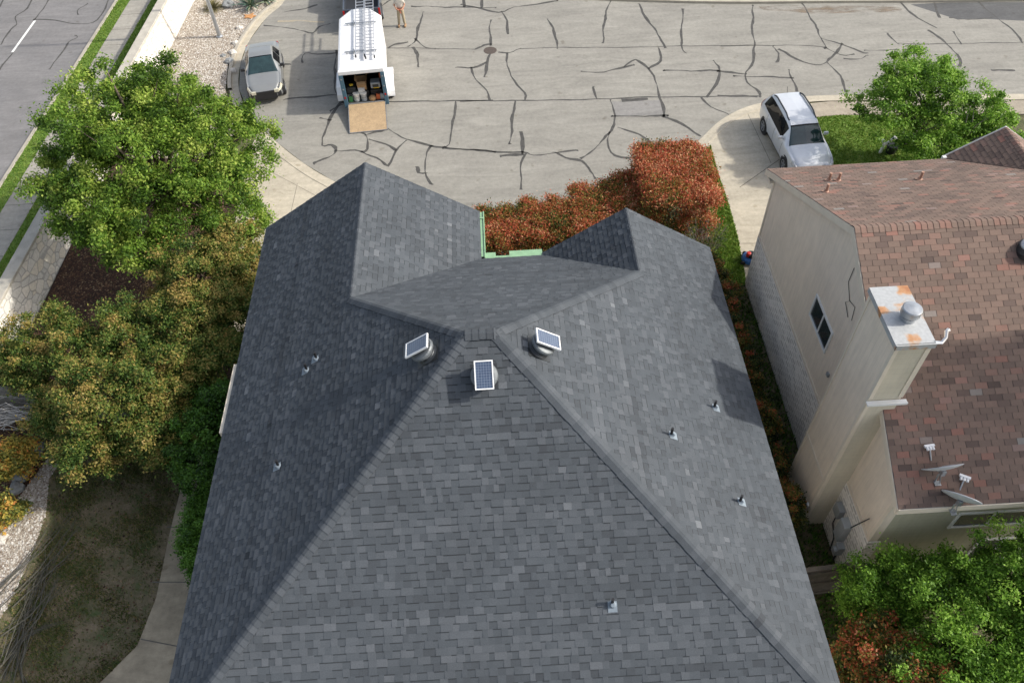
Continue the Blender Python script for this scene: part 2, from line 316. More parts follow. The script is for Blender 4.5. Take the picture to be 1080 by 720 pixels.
# siding
def siding_mat(name,col,axis,pitch,depth=.5,groove=.6):
    m,nt,b,_=newmat(name); tc=nt.nodes.new('ShaderNodeTexCoord'); sp=nt.nodes.new('ShaderNodeSeparateXYZ'); nt.links.new(tc.outputs['Object'],sp.inputs[0])
    d=nt.nodes.new('ShaderNodeMath'); d.operation='DIVIDE'; nt.links.new(sp.outputs[axis],d.inputs[0]); d.inputs[1].default_value=pitch
    f=nt.nodes.new('ShaderNodeMath'); f.operation='FRACT'; nt.links.new(d.outputs[0],f.inputs[0])
    k=ramp(nt,f.outputs[0],[(0,(groove,)*3),(.06,(1,1,1)),(1,(1,1,1))]); n=noise(nt,1.2,6,.7); c=ramp(nt,n,[(.3,tuple(x*.88 for x in col)),(.7,col)])
    tc2=nt.nodes.new('ShaderNodeMapping'); nt.links.new(tc.outputs['Object'],tc2.inputs[0]); tc2.inputs['Scale'].default_value=(3,3,.35)
    n2=noise(nt,2.5,5,.7,tc2.outputs[0]); c=mix(nt,c,ramp(nt,n2,[(.3,(.88,)*3),(.6,(1,1,1))]),1,'MULTIPLY')
    c=mix(nt,c,k,1,'MULTIPLY'); nt.links.new(c,b.inputs['Base Color']); b.inputs['Roughness'].default_value=.85; bump(nt,b,k,depth,.01)
siding_mat('siding_cream',(.82,.71,.58),'Y',.2,groove=.86); siding_mat('siding_chimney',(.82,.71,.57),'Y',.2,groove=.85)
siding_mat('siding_rear',(.46,.44,.32),'Z',.18,groove=.72); siding_mat('siding_chimney_lap',(.64,.58,.45),'Z',.18,groove=.78)
m,nt,b,_=newmat('white_brick')
tc=nt.nodes.new('ShaderNodeTexCoord'); sp=nt.nodes.new('ShaderNodeSeparateXYZ'); nt.links.new(tc.outputs['Object'],sp.inputs[0]); cb=nt.nodes.new('ShaderNodeCombineXYZ')
ad=nt.nodes.new('ShaderNodeMath'); ad.operation='ADD'; nt.links.new(sp.outputs[0],ad.inputs[0]); nt.links.new(sp.outputs[1],ad.inputs[1]); nt.links.new(ad.outputs[0],cb.inputs[0]); nt.links.new(sp.outputs[2],cb.inputs[1])
br=nt.nodes.new('ShaderNodeTexBrick'); nt.links.new(cb.outputs[0],br.inputs['Vector']); br.inputs['Scale'].default_value=1; br.inputs['Brick Width'].default_value=.3; br.inputs['Row Height'].default_value=.13; br.inputs['Mortar Size'].default_value=.028
br.inputs['Color1'].default_value=(.72,.69,.65,1); br.inputs['Color2'].default_value=(.46,.43,.4,1); br.inputs['Mortar'].default_value=(.8,.77,.72,1)
nn=noise(nt,3,4); c=mix(nt,br.outputs['Color'],ramp(nt,nn,[(.3,(.88,)*3),(.65,(1.04,)*3)]),1,'MULTIPLY'); nt.links.new(c,b.inputs['Base Color']); b.inputs['Roughness'].default_value=.9; bump(nt,b,br.outputs['Fac'],-.5,.02)
# rusty chimney cap
m,nt,b,_=newmat('rusty_cap'); tc=nt.nodes.new('ShaderNodeTexCoord'); n=noise(nt,1.9,6,.5); n2=noise(nt,14,4)
c=ramp(nt,n,[(.55,(.47,.48,.48)),(.59,(.5,.38,.29)),(.63,(.5,.26,.12)),(.72,(.4,.17,.07))]); c=mix(nt,c,ramp(nt,n2,[(.3,(.8,)*3),(.7,(1,1,1))]),1,'MULTIPLY'); nt.links.new(c,b.inputs['Base Color'])
mr=ramp(nt,n,[(.55,(.15,)*3),(.63,(.0,)*3)]); nt.links.new(mr,b.inputs['Metallic']); b.inputs['Roughness'].default_value=.5
# ------------------------------------------------------------------ ground and paving
def sheet(name,poly,z,matl,parent=None):
    mb=MB(); mb.face([(p[0],p[1],z) for p in poly]); o=mb.build(name,matl,parent)
    if parent is None: tag(o,kind='structure')
    return o
sheet('ground',[(-220,-150),(220,-150),(220,260),(-220,260)],-.03,'ground_soil')
def sx(x44,y,k=.052): return x44-(44-y)*k
def strip(name,a,b,y0,y1,z,matl,parent=None): return sheet(name,[(sx(a,y0),y0),(sx(b,y0),y0),(sx(b,y1),y1),(sx(a,y1),y1)],z,matl,parent)
road=strip('road',-32.5,-20.47,-30,120,.0,'road_surface')
def kerb_box(name,a,b,y0,y1,z0,z1,matl,parent=None):
    mb=MB(); vs=[]
    for z in (z0,z1):
        vs+=[(sx(a,y0),y0,z),(sx(b,y0),y0,z),(sx(b,y1),y1,z),(sx(a,y1),y1,z)]
    mb.mesh(vs,[(4,5,6,7),(0,1,5,4),(1,2,6,5),(2,3,7,6),(3,0,4,7)]); o=mb.build(name,matl,parent,bevel=.015)
    if parent is None: tag(o,kind='structure')
    return o
kerb_box('road_kerb',-20.47,-20.3,-30,120,-.02,.13,'concrete_kerb')
verge_poly=[(sx(-20.3,10),10),(sx(-19.6,10),10),(sx(-19.6,60),60),(sx(-20.3,60),60)]
strip('verge',-20.3,-19.62,-30,120,.1,'green_lawn'); tag(blades('verge_grass','lawn_blade',verge_poly,14000,.07,.018,5,z=.1),'green grass growing on the verge between the road kerb and sidewalk','grass',kind='stuff')
sw=kerb_box('sidewalk',-19.62,-18.42,-30,120,-.02,.12,'sidewalk_concrete')
mb=MB()
for y in np.arange(14.3,60,1.55): mb.box(sx(-19.6,y),sx(-18.44,y),y,y+.022,.121,.1245)
mb.build('sidewalk_joint','joint_dark',sw)
strip('inner_verge',-18.42,-17.4,-30,120,.1,'green_lawn')
tag(blades('inner_verge_grass','lawn_blade',[(sx(-18.4,10),10),(sx(-17.5,10),10),(sx(-17.5,60),60),(sx(-18.4,60),60)],16000,.09,.018,6,z=.1),'narrow strip of grass between the sidewalk and the stone wall','grass',kind='stuff')
def smooth(P,n=4):
    Q=[]
    for i in range(len(P)-1):
        p0=np.array(P[max(i-1,0)]);p1=np.array(P[i]);p2=np.array(P[i+1]);p3=np.array(P[min(i+2,len(P)-1)])
        for k in range(n):
            t=k/n; Q.append(tuple(.5*((2*p1)+(-p0+p2)*t+(2*p0-5*p1+4*p2-p3)*t*t+(-p0+3*p1-3*p2+p3)*t**3)))
    Q.append(tuple(P[-1])); return Q
# lane dash
def ribbon(mb,P,w,z,jit=.0,seed=0,taper=False):
    if taper:
        a,b_=np.array(P[0][:2]),np.array(P[1][:2]); c_,d_=np.array(P[-2][:2]),np.array(P[-1][:2]); P=[tuple(a-(b_-a)/max(np.linalg.norm(b_-a),1e-6)*.1)]+list(P)+[tuple(d_+(d_-c_)/max(np.linalg.norm(d_-c_),1e-6)*.1)]
    r=random.Random(seed); Q=[]; P=smooth([tuple(p[:2]) for p in P],3) if len(P)>2 else P; ph=r.uniform(0,6)
    for i in range(len(P)-1):
        a=np.array(P[i][:2]);b_=np.array(P[i+1][:2]); n=max(1,int(np.linalg.norm(b_-a)/.22))
        for k in range(n): Q.append(a+(b_-a)*k/n)
    Q.append(np.array(P[-1][:2])); L=[];Rr=[]
    for i,q in enumerate(Q):
        d=Q[min(i+1,len(Q)-1)]-Q[max(i-1,0)]; d=d/max(np.linalg.norm(d),1e-6); n=np.array([-d[1],d[0]])
        ww=w/2*(1+jit*(math.sin(i*.55+ph)+.6*math.sin(i*1.7+ph*2)+r.uniform(-.4,.4))); o=n*jit*.08*(math.sin(i*.8+ph*3)+r.uniform(-.6,.6))
        if taper and i in (0,len(Q)-1): ww*=.8
        L.append(q+o+n*ww);Rr.append(q+o-n*ww)
    vs=[(*v,z) for v in L]+[(*v,z) for v in Rr]; N=len(Q)
    mb.mesh(vs,[(i+N,i+1+N,i+1,i) for i in range(N-1)])
def cr(s,ox,oy,pts): return [g(ox+x/s,oy+y/s) for x,y in pts]
mb=MB(); ribbon(mb,cr(6,0,0,[(222,132),(78,332)]),.13,.006); mb.build('lane_dash','lane_white',road)
mb=MB()
for i,P in enumerate([[(205,-10),(170,55),(100,105),(108,150),(70,185),(12,275)],[(315,-10),(270,60),(222,125)],[(222,125),(350,130),(470,150),(590,145),(650,80),(685,10),(690,-10)],[(550,28),(495,60),(495,90)],[(480,228),(488,240),(440,265),(400,320),(320,430)],[(78,335),(0,440)],[(30,-10),(0,40)]]):
    ribbon(mb,cr(6,0,0,P),.075,.005,.3,i,True)
mb.build('crack_seal','crack_seal',road)
# cul-de-sac street
ARC=[(-11.0,47),(-11.0,43.1),(-11.79,41.15),(-12.33,38.83),(-12.4,36.8),(-12.1,34.6),(-11.2,32.3),(-9.68,30.18),(-8.31,28.57),(-6.96,27.3),(-4.9,25.75),(-2.2,24.4),(.8,23.95),(3.9,24.6),(6.6,26.3),(8.81,28.47),(10.16,29.94),(11.66,30.88),(13.3,31.25),(15.25,31.38),(20.0,30.98),(24.1,30.62),(60,27.4)]
FAR=[(60,35.8),(27.79,38.59),(18.21,39.5),(13.32,39.95),(9,40.6),(5.48,41.37),(3.5,43),(3,50),(-9,60),(-11,60)]
# far kerb starts where the street leaves the picture
street=sheet('street',ARC+FAR,.004,'street_surface')
def offset_line(P,d):
    out=[]
    for i,p in enumerate(P):
        a=np.array(P[max(i-1,0)]);b_=np.array(P[min(i+1,len(P)-1)]); t=b_-a; t=t/np.linalg.norm(t); n=np.array([t[1],-t[0]]); out.append(tuple(np.array(p)+n*d))
    return out
def kerb_line(name,P,d0,d1,z0,z1,matl,parent=None):
    A=offset_line(P,d0);B=offset_line(P,d1);N=len(P);mb=MB()
    vs=[(*a,z0) for a in A]+[(*a,z1) for a in A]+[(*b_,z1) for b_ in B]+[(*b_,z0) for b_ in B]
    fs=[]
    for i in range(N-1):
        for k in range(3): fs.append((i+k*N,i+1+k*N,i+1+(k+1)*N,i+(k+1)*N))
    mb.mesh(vs,fs); o=mb.build(name,matl,parent,bevel=.02)
    if parent is None: tag(o,kind='structure')
    return o
SA=smooth(ARC[:-1],5)
kerb_line('street_gutter',SA,-.0,.32,.0,.012,'drive_concrete')
# kerb height only beside the gravel bed, dropped at both driveways
kerb_line('street_kerb',[p for p in SA[:26]],.32,.5,.0,.14,'concrete_kerb')
kerb_line('dropped_kerb',SA[25:],.32,.46,.0,.03,'drive_concrete')
F2=smooth(FAR[:7],4)
kerb_line('far_kerb',F2,.0,.45,.0,.13,'concrete_kerb')
kerb_line('far_sidewalk',F2,.5,3.5,-.01,.1,'walk_concrete')
# cracks, patches
mb=MB(); k=0
D=[[(0,97),(60,105),(130,115),(180,125),(205,103),(240,92)],[(58,247),(90,245)],[(140,236),(152,203),(200,206),(268,204)],[(268,200),(262,300),(268,350),(290,388)],[(75,380),(140,370),(210,366),(262,362)],[(290,388),(250,440),(228,490),(218,552),(250,552),(270,567),(262,582),(225,603),(188,620)],[(212,450),(245,455)],[(250,420),(285,400)],[(270,572),(340,572),(372,578),(386,556),(385,515),(355,500)],[(385,512),(425,503),(445,495)],[(372,578),(420,600),(465,630),(490,575),(533,538)],[(400,530),(455,548),(492,568)],[(452,483),(500,512),(560,535),(630,557),(685,556),(705,520),(712,460),(722,390)],[(630,557),(608,595),(605,650),(632,697)],[(575,638),(582,655),(605,658)],[(685,560),(750,567),(864,577)],[(600,50),(582,95),(572,150),(545,175)],[(572,150),(600,180),(640,185)],[(470,182),(490,168),(535,163)],[(562,183),(575,210),(582,252)],[(565,25),(700,28),(864,30)],[(745,-10),(755,25)],[(820,-10),(820,28)],[(800,187),(830,172),(852,170)],[(856,80),(852,120),(855,170)],[(850,210),(840,250),(830,290)],[(728,258),(790,257),(835,240)],[(785,260),(800,305),(840,345),(855,380)],[(445,20),(480,0),(500,-15)],[(80,45),(150,35),(190,20)]]
B=[[(345,150),(370,150),(400,140)],[(365,155),(365,195),(385,230),(415,265),(413,285)],[(480,58),(500,95),(506,136)],[(350,35),(362,60),(367,95)],[(240,15),(340,35),(385,22),(500,5)],[(660,0),(645,40),(640,80),(636,120)],[(740,15),(765,60),(800,105),(812,135)],[(795,140),(802,175),(770,195)],[(865,30),(862,80),(860,130),(872,150)],[(1065,20),(1062,80),(1068,130),(1065,175),(1045,205),(1050,235),(1080,262),(1085,275)],[(580,205),(640,205),(720,187)],[(700,190),(730,170),(765,195),(785,230),(798,270),(805,300),(812,330)],[(610,250),(620,280)],[(660,288),(672,330),(655,380),(610,425),(578,450)],[(672,332),(812,330)],[(812,332),(860,355),(912,385)],[(655,380),(652,410),(670,445),(730,452)],[(685,365),(740,385),(785,412)],[(920,280),(945,305),(990,325)],[(955,175),(968,200),(960,240),(935,275)],[(820,202),(955,202)],[(968,205),(1040,210)],[(385,290),(380,340),(372,405)],[(405,380),(408,435)],[(190,422),(300,430),(405,435),(440,442),(500,435),(560,430)],[(350,445),(405,440)],[(415,440),(402,480),(405,535)],[(500,435),(530,450),(580,458),(600,490),(615,505)]]
Cc=[[(290,15),(330,80),(370,160),(372,172)],[(372,172),(430,195),(470,195)],[(365,138),(430,160),(500,185),(520,190)],[(212,178),(270,212),(340,230),(380,222),(430,160)],[(190,168),(205,190),(200,220)],[(385,228),(425,270),(447,325)],[(520,180),(620,178)],[(445,210),(500,210),(520,200)],[(597,122),(630,155)],[(645,15),(700,65),(765,98)],[(760,15),(780,60)],[(745,112),(810,160),(850,210),(852,235)],[(830,117),(857,155)],[(920,8),(975,60),(1040,105),(1070,150)],[(820,65),(880,70),(960,65)],[(970,250),(1040,252)],[(245,252),(255,285),(272,325)],[(60,272),(245,277)],[(0,340),(120,345)]]
for s,ox,L,w in ((3.6,280,D,.1),(2.7,400,B,.1),(3.375,760,Cc,.09)):
    for P in L: k+=1; ribbon(mb,cr(s,ox,0,P),w*random.Random(k).uniform(.8,1.2),.008,.42,k,True)
for P,w in (([(452,387),(864,382)],.09),([(458,184),(540,183),(700,187),(800,188)],.05)): k+=1; ribbon(mb,cr(3.6,280,0,P),w,.0085,.2,k)
for P,w in (([(230,289),(300,288),(600,284),(730,278),(900,276),(1080,274)],.075),([(400,140),(500,136),(700,136),(860,132),(1080,130)],.05),([(690,287),(765,282)],.2)): k+=1; ribbon(mb,cr(2.7,400,0,P),w,.0085,.2,k)
for P,w in (([(0,165),(200,162),(340,165),(372,172)],.05),([(630,155),(700,158),(880,155),(1150,151)],.05)): k+=1; ribbon(mb,cr(3.375,760,0,P),w,.0085,.2,k)
mb.build('crack_seal','crack_seal',street)
def patch(name,pxs,matl,z=.007): 
    P=smooth([g(*q)[:2] for q in pxs]+[g(*pxs[0])[:2]],3)[:-1]; return sheet(name,P,z,matl,street)
sheet('asphalt_patch',[g(*q)[:2] for q in [(960,5),(1000,3),(1085,2.5),(1140,2),(1140,22),(1085,22.5),(1030,20),(1010,21),(985,13)]],.0065,'asphalt_patch',street)
patch('rust_stain',[(800,7),(840,6),(900,6.5),(948,8),(944,13),(900,13.5),(860,15),(830,12),(806,11)],'rust_stain',.0062)
sheet('repaired_slab',[g(400+x/2.7,y/2.7)[:2] for x,y in [(662,290),(798,286),(810,328),(674,331)]],.0062,'fresh_slab',street)
mb=MB(); ribbon(mb,[g(293,22.5),(g(318,22.5)),g(342,23.5)],.12,.0068,.4,3); mb.build('worn_paint_line','yellow_paint_worn',street)
mb=MB(); c=g(517,53.5); mb.lathe((c[0],c[1],0),[(.33,.004),(.33,.012),(.3,.016),(.05,.017)],28)
for i in range(-3,4):
    w=math.sqrt(.3**2-(i*.08)**2); mb.box(c[0]-w,c[0]+w,c[1]+i*.08-.012,c[1]+i*.08+.012,.0165,.022)
tag(mb.build('manhole_cover','iron'),'round rusty iron manhole cover set in the street','manhole cover')
# driveways and paths
LD=[p for p in SA[33:62]]; LD=offset_line(LD,.44)
ld=sheet('driveway',LD+[(-1,19),(-6.9,19),(-9.9,19),(-10.6,24),(-10.9,29.2)],.012,'drive_concrete')
mb=MB(); ribbon(mb,[(-9.9,28.3),(-6.2,25.3),(-2.5,23.0)],.015,.016); ribbon(mb,[(-8.4,27.2),(-8.6,19)],.015,.016); mb.build('control_joint','joint_dark',ld)
RD=offset_line(SA[74:92],.44)
rdw=sheet('neighbour_driveway',RD+[(14.0,30.5),(14.0,20.2),(8.95,19.9),(9.2,22.4),(9.28,24.4),(9.27,26.5)],.012,'drive_concrete')
mb=MB(); ribbon(mb,[g(788,119),g(813,172)],.02,.016); ribbon(mb,[g(780,198),g(792.8,189),g(822,168.5)],.03,.0165); ribbon(mb,[g(775,257),g(800,257)],.02,.016); mb.build('control_joint','joint_dark',rdw)
kerb_line('right_sidewalk',[(14.0,30.75),(15.3,30.85),(20,30.45),(24,30.1),(60,26.9)],.0,1.05,-.01,.04,'walk_concrete')
# lawns
lawnR=[(14.05,29.7),(15.3,29.8),(20,29.4),(22.4,29.2),(22.9,20.6),(14.05,20.6)]
sheet('front_lawn',lawnR,.02,'green_lawn'); tag(blades('front_lawn_grass','lawn_blade',lawnR,45000,.07,.02,8,z=.02),'bright green grass on the front lawn beside the white car','grass',kind='stuff')
lawnS=[(7.4,19.5),(8.95,19.9),(9.2,22.4),(9.28,24.4),(9.27,26.5),(9.35,28.2),(8.2,27.2),(7.4,25)]
sheet('side_lawn',lawnS,.02,'green_lawn'); tag(blades('side_lawn_grass','lawn_blade',lawnS,16000,.08,.02,9,z=.02),'strip of bright grass between the red hedge and the pale driveway','grass',kind='stuff')
gap=[(6.7,4),(8.85,4),(8.85,19.6),(6.7,19.6)]
sheet('gap_ground',gap,.01,'patchy_lawn'); tag(blades('gap_grass','dark_leaf',gap,16000,.12,.025,10,z=.01),'dark green ground cover in the gap between the two houses','ground cover',kind='stuff')
lawnL=[(-10.28,15.2),(-13.6,15.3),(-14.25,14.2),(-14.5,13.4),(-14.2,12.2),(-14.2,10.7),(-14.35,9.3),(-14.9,7.6),(-15.4,3),(-12.6,3),(-12.2,6.1),(-11.15,7.07),(-10.4,8.0),(-10.2,9.3),(-10.26,11.3)]
sheet('side_yard_lawn',lawnL,.02,'patchy_lawn')
def dens(q):
    a=np.sin(q[:,0]*1.9+np.sin(q[:,1]*1.3)*1.7)*np.sin(q[:,1]*1.6+q[:,0]*.7)+.5*np.sin(q[:,0]*5.1+q[:,1]*3.7)*np.sin(q[:,1]*4.3); return np.clip(.4+.55*a,.08,1)
tag(blades('side_yard_grass','patchy_blade',lawnL,95000,.06,.016,11,z=.02,dens=dens),'thin patchy grass on the bare shaded lawn beside the grey roof','grass',kind='stuff')
pebbles('dropped_leaf','mulch_chip',lawnL,900,.02,.045,12,.2,.03).parent=None
tag(bpy.data.objects['dropped_leaf'],'small dry leaves scattered on the shaded lawn','leaf litter',kind='stuff')
wk=sheet('walkway',[(-10.22,15.2),(-10.26,11.3),(-10.2,9.3),(-10.4,8.0),(-11.15,7.07),(-12.2,6.1),(-12.6,3),(-8.7,3),(-8.9,6.5),(-9.0,8.2),(-9.0,15.2)],.03,'old_concrete')
mb=MB()
for a,b_ in ((g(191,508),g(212,510)),(g(176,556),g(200,556)),(g(160,614),g(200,614)),(g(149,674),g(190,682)),(g(196,470),g(215,470))): ribbon(mb,[a,b_],.03,.034)
mb.build('walkway_joint','joint_dark',wk)
sheet('house_border',[(-9.0,3),(-6.5,3),(-6.5,18.6),(-9.9,18.6),(-10.2,15.2),(-9.0,15.2)],.008,'mulch_ground')
# beds
gv=[(-16.9,29.6),(-13.2,29.3),(-11.5,30.9),(-12.0,32.3),(-12.75,34.6),(-13.0,36.8),(-12.9,39),(-12.35,41.4),(-11.55,43.3),(-11.5,60),(-15.9,60),(sx(-16,44),44),(sx(-16,36),36)]
sheet('gravel_bed',gv,.05,'gravel_ground')
gvv=[(-16.5,31),(-12.3,31.5),(-12.75,34.6),(-13.0,36.8),(-12.9,39),(-12.35,41.4),(-11.55,43.3),(-11.6,45),(-15.9,45),(-16.3,36)]
tag(pebbles('gravel','gravel_pale',gvv,30000,.02,.06,21,z=.05),'pale limestone gravel covering the bed around the metal pole','gravel',kind='stuff')
mu=[(-17.2,16.2),(-10.3,15.2),(-9.9,18.8),(-10.7,24),(-11,29.2),(-13.2,29.3),(-16.9,29.6)]
sheet('mulch_bed',mu,.04,'mulch_ground')
tag(pebbles('mulch','mulch_chip',[(-17.1,17),(-11,17),(-11.2,27),(-16.9,27)],32000,.02,.055,22,.35,.04),'dark red-brown mulch under the large oak','mulch',kind='stuff')
cb=[(-14.25,14.2),(-14.5,13.4),(-14.2,12.2),(-14.2,10.7),(-14.35,9.3),(-14.9,7.6),(-15.4,3),(-18,3),(-18,9),(-15.6,10.9),(-15.3,12.6),(-14.9,13.8),(-14.5,14.9),(-13.6,15.3)]
sheet('creek_bed',cb,.015,'gravel_ground')
tag(pebbles('river_gravel','gravel_pale',cb,26000,.02,.055,23,z=.015),'pale river gravel in the curved bed left of the lawn','gravel',kind='stuff')
mu2=[(-18.1,3),(-18,9),(-15.6,10.9),(-15.3,12.6),(-14.9,13.8),(-14.5,14.9),(-13.6,15.3),(-17.4,15.9),(-18.2,15.9)]
sheet('lower_mulch_bed',mu2,.012,'mulch_ground'); tag(pebbles('lower_mulch','mulch_chip',mu2,9000,.02,.055,24,.35,.012),'reddish mulch round the yellow shrubs below the fence','mulch',kind='stuff')
# creek boulders
def rock(name,px,py,r,matl,label,seed,group,zc=.0):
    rd=random.Random(seed); mb=MB(); c=g(px,py,0); n=9; m_=5; vs=[];fs=[]
    for i in range(1,m_):
        ph=math.pi*i/m_
        for j in range(n):
            th=2*math.pi*j/n; q=r*rd.uniform(.78,1.15); vs.append((q*math.sin(ph)*math.cos(th)*1.1,q*math.sin(ph)*math.sin(th),q*.65*math.cos(ph)))
    top=len(vs); vs+= [(0,0,r*.65),(0,0,-r*.6)]
    for i in range(m_-2):
        for j in range(n): fs.append((i*n+j,(i+1)*n+j,(i+1)*n+(j+1)%n,i*n+(j+1)%n))
    for j in range(n): fs.append((top,j,(j+1)%n)); fs.append((top+1,(m_-2)*n+(j+1)%n,(m_-2)*n+j))
    mb.mesh(vs,fs); o=mb.build(name,matl); o.location=(c[0],c[1],r*.35); o.rotation_euler=(0,0,rd.uniform(0,6)); tag(o,label,'rock',group); return o
G='boulders edging the gravel bed'
rock('boulder',40,476,.3,'grey_rock','largest dark grey boulder at the top of the river gravel bed',1,G)
rock('boulder',24,503,.26,'grey_rock','grey boulder between the two yellow shrubs',2,G); rock('boulder',19,515,.24,'grey_rock','flat grey boulder just above the lower yellow shrub',3,G)
rock('boulder',30,492,.2,'grey_rock','small grey boulder beside the upper yellow shrub',31,G)
rock('boulder',15,540,.2,'white_rock','pale boulder right below the lower yellow shrub',4,G); rock('boulder',11,549,.22,'white_rock','biggest pale boulder on the bright river gravel',5,G)
rock('boulder',7,557,.15,'white_rock','pale boulder beside the biggest pale one at bed edge',6,G); rock('boulder',2,569,.2,'white_rock','whitish boulder at the left picture edge on the gravel',7,G)
G='white rocks in the upper gravel bed'
rock('landscape_rock',253,31,.2,'white_rock','white pointed rock between the metal pole and the kerb',8,G); rock('landscape_rock',249,47,.2,'white_rock','white rock at the rear of the silver sedan',9,G)
rock('landscape_rock',241,7,.34,'grey_rock','grey-brown rock between the two spiky plants',10,G); rock('landscape_rock',246,57,.22,'white_rock','white rock beside the silver sedan rear window',11,G)
rock('landscape_rock',243,66,.24,'grey_rock','dark jagged rock left of the silver sedan door',12,G); rock('landscape_rock',246,76,.2,'white_rock','pale rock left of the silver sedan windscreen',13,G)
rock('landscape_rock',236,60,.15,'grey_rock','small dark rock among gravel away from the sedan',14,G)
mb=MB(); c=g(264,19)
st=[]
for i in range(10):
    a=i*math.pi/5; r_=(.34 if i%2==0 else .17)*random.uniform(.8,1.2); st.append((c[0]+r_*1.3*math.cos(a),c[1]+r_*math.sin(a)))
mb.prism(st,.07,.11); tag(mb.build('fallen_leaves','orange_leaf'),'orange-tan clump of dead leaf lying on the pale gravel','dead leaves')
# ------------------------------------------------------------------ retaining wall
w=thing('retaining_wall','long limestone rubble wall with flat coping beside the sidewalk','wall',(-16.6,36,0))
mb=MB()
def wallseg(mb,a0,a1,b0,b1,z0,z1,ys):
    n=len(ys)
    for i in range(n-1):
        y0,y1=ys[i],ys[i+1]
        vs=[(sx(a0,y0),y0,z0),(sx(a1,y0),y0,z0),(sx(a1,y1),y1,z0),(sx(a0,y1),y1,z0),(sx(b0,y0),y0,z1),(sx(b1,y0),y0,z1),(sx(b1,y1),y1,z1),(sx(b0,y1),y1,z1)]
        mb.mesh(vs,[(4,5,6,7),(1,2,6,5),(3,0,4,7)]+([(0,1,5,4)] if i==0 else []))
ys=list(np.linspace(15.6,60,30))
wallseg(mb,-16.68,-15.98,-16.6,-16.2,-.05,1.5,ys); mb.build('stone_face','rubble_stone',w,world=True)
mb=MB(); wallseg(mb,-16.64,-16.17,-16.64,-16.17,1.503,1.61,ys); mb.build('coping','coping',w,world=True,bevel=.02)
# ------------------------------------------------------------------ roofs
def clip(poly,sub):
    """Sutherland-Hodgman of convex ccw sub by convex ccw poly"""
    out=sub
    n=len(poly)
    for i in range(n):
        a=poly[i];b_=poly[(i+1)%n]; inp=out; out=[]
        if not inp: return []
        def side(p): return (b_[0]-a[0])*(p[1]-a[1])-(b_[1]-a[1])*(p[0]-a[0])
        for j in range(len(inp)):
            p=inp[j];q=inp[(j+1)%len(inp)]; sp_,sq=side(p),side(q)
            if sp_>=0: out.append(p)
            if (sp_>=0)!=(sq>=0):
                t=sp_/(sp_-sq); out.append((p[0]+(q[0]-p[0])*t,p[1]+(q[1]-p[1])*t))
    return out
def area(P): return .5*sum(P[i][0]*P[(i+1)%len(P)][1]-P[(i+1)%len(P)][0]*P[i][1] for i in range(len(P)))
def roof_plane(mb,P3,exposure,style,seed,lift=.004,shift=0):
    rd=random.Random(seed); P=[Vector(p) for p in P3]; n=(P[1]-P[0]).cross(P[2]-P[0]).normalized()
    if n.z<0: n=-n
    u=Vector((0,0,1)).cross(n).normalized(); v=n.cross(u).normalized(); o=Vector((0,0,P[0].z-0)); o=P[0]
    # reference so that courses agree between pieces
    o=o-v*((o.z-5.2)/v.z)
    uv=[((p-o).dot(u),(p-o).dot(v)) for p in P]
    uo=o.dot(u)
    if area(uv)<0: uv=uv[::-1]
    us=[q[0] for q in uv];vs=[q[1] for q in uv]
    j0=int(math.floor(min(vs)/exposure))-1; j1=int(math.ceil(max(vs)/exposure))+1
    for j in range(j0,j1):
        v0=j*exposure; r2=random.Random(j*131+seed); x=min(us)-r2.uniform(0,.5); high=r2.random()<.5
        if style=='tab': x=math.floor(min(us)/.3)*.3-.3+(j%2)*.15+r2.uniform(-.01,.01)
        run=r2.gauss(0,.06)
        while x<max(us):
            if style=='lam':
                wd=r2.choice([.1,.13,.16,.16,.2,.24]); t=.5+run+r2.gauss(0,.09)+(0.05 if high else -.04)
                if r2.random()<.05: t+=.16
                th=.013 if high else .005
            else:
                wd=.3; t=min(1,max(.1,r2.gauss(.45,.14)+(.3 if r2.random()<.08 else 0)+(.5 if r2.random()<.012 else 0))); th=.007
            gapw=.006 if style=='tab' else .0
            rect=[(x+gapw,v0),(x+wd-gapw,v0),(x+wd-gapw,v0+exposure*1.02),(x+gapw,v0+exposure*1.02)]
            parts=[(rect,t)]
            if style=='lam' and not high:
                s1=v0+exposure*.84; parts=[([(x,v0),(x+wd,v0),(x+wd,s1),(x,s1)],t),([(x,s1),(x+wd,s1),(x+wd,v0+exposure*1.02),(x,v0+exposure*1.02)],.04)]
            for rc,tt in parts:
                c_=clip(uv,rc)
                if len(c_)>=3 and abs(area(c_))>1e-5:
                    top=[o+u*a+v*b_+n*(lift+.002+th*(1-.85*(b_-v0)/exposure)) for a,b_ in c_]; bot=[o+u*a+v*b_+n*lift for a,b_ in c_]
                    mb.face(top,tt); m_=len(c_)
                    for i in range(m_):
                        if abs(c_[i][1]-c_[(i+1)%m_][1])<1e-6 and c_[i][1]>v0+1e-4: continue
                        mb.face([bot[i],bot[(i+1)%m_],top[(i+1)%m_],top[i]],tt*.75)
            x+=wd; high=not high if r2.random()<.85 else high
        run*=.5
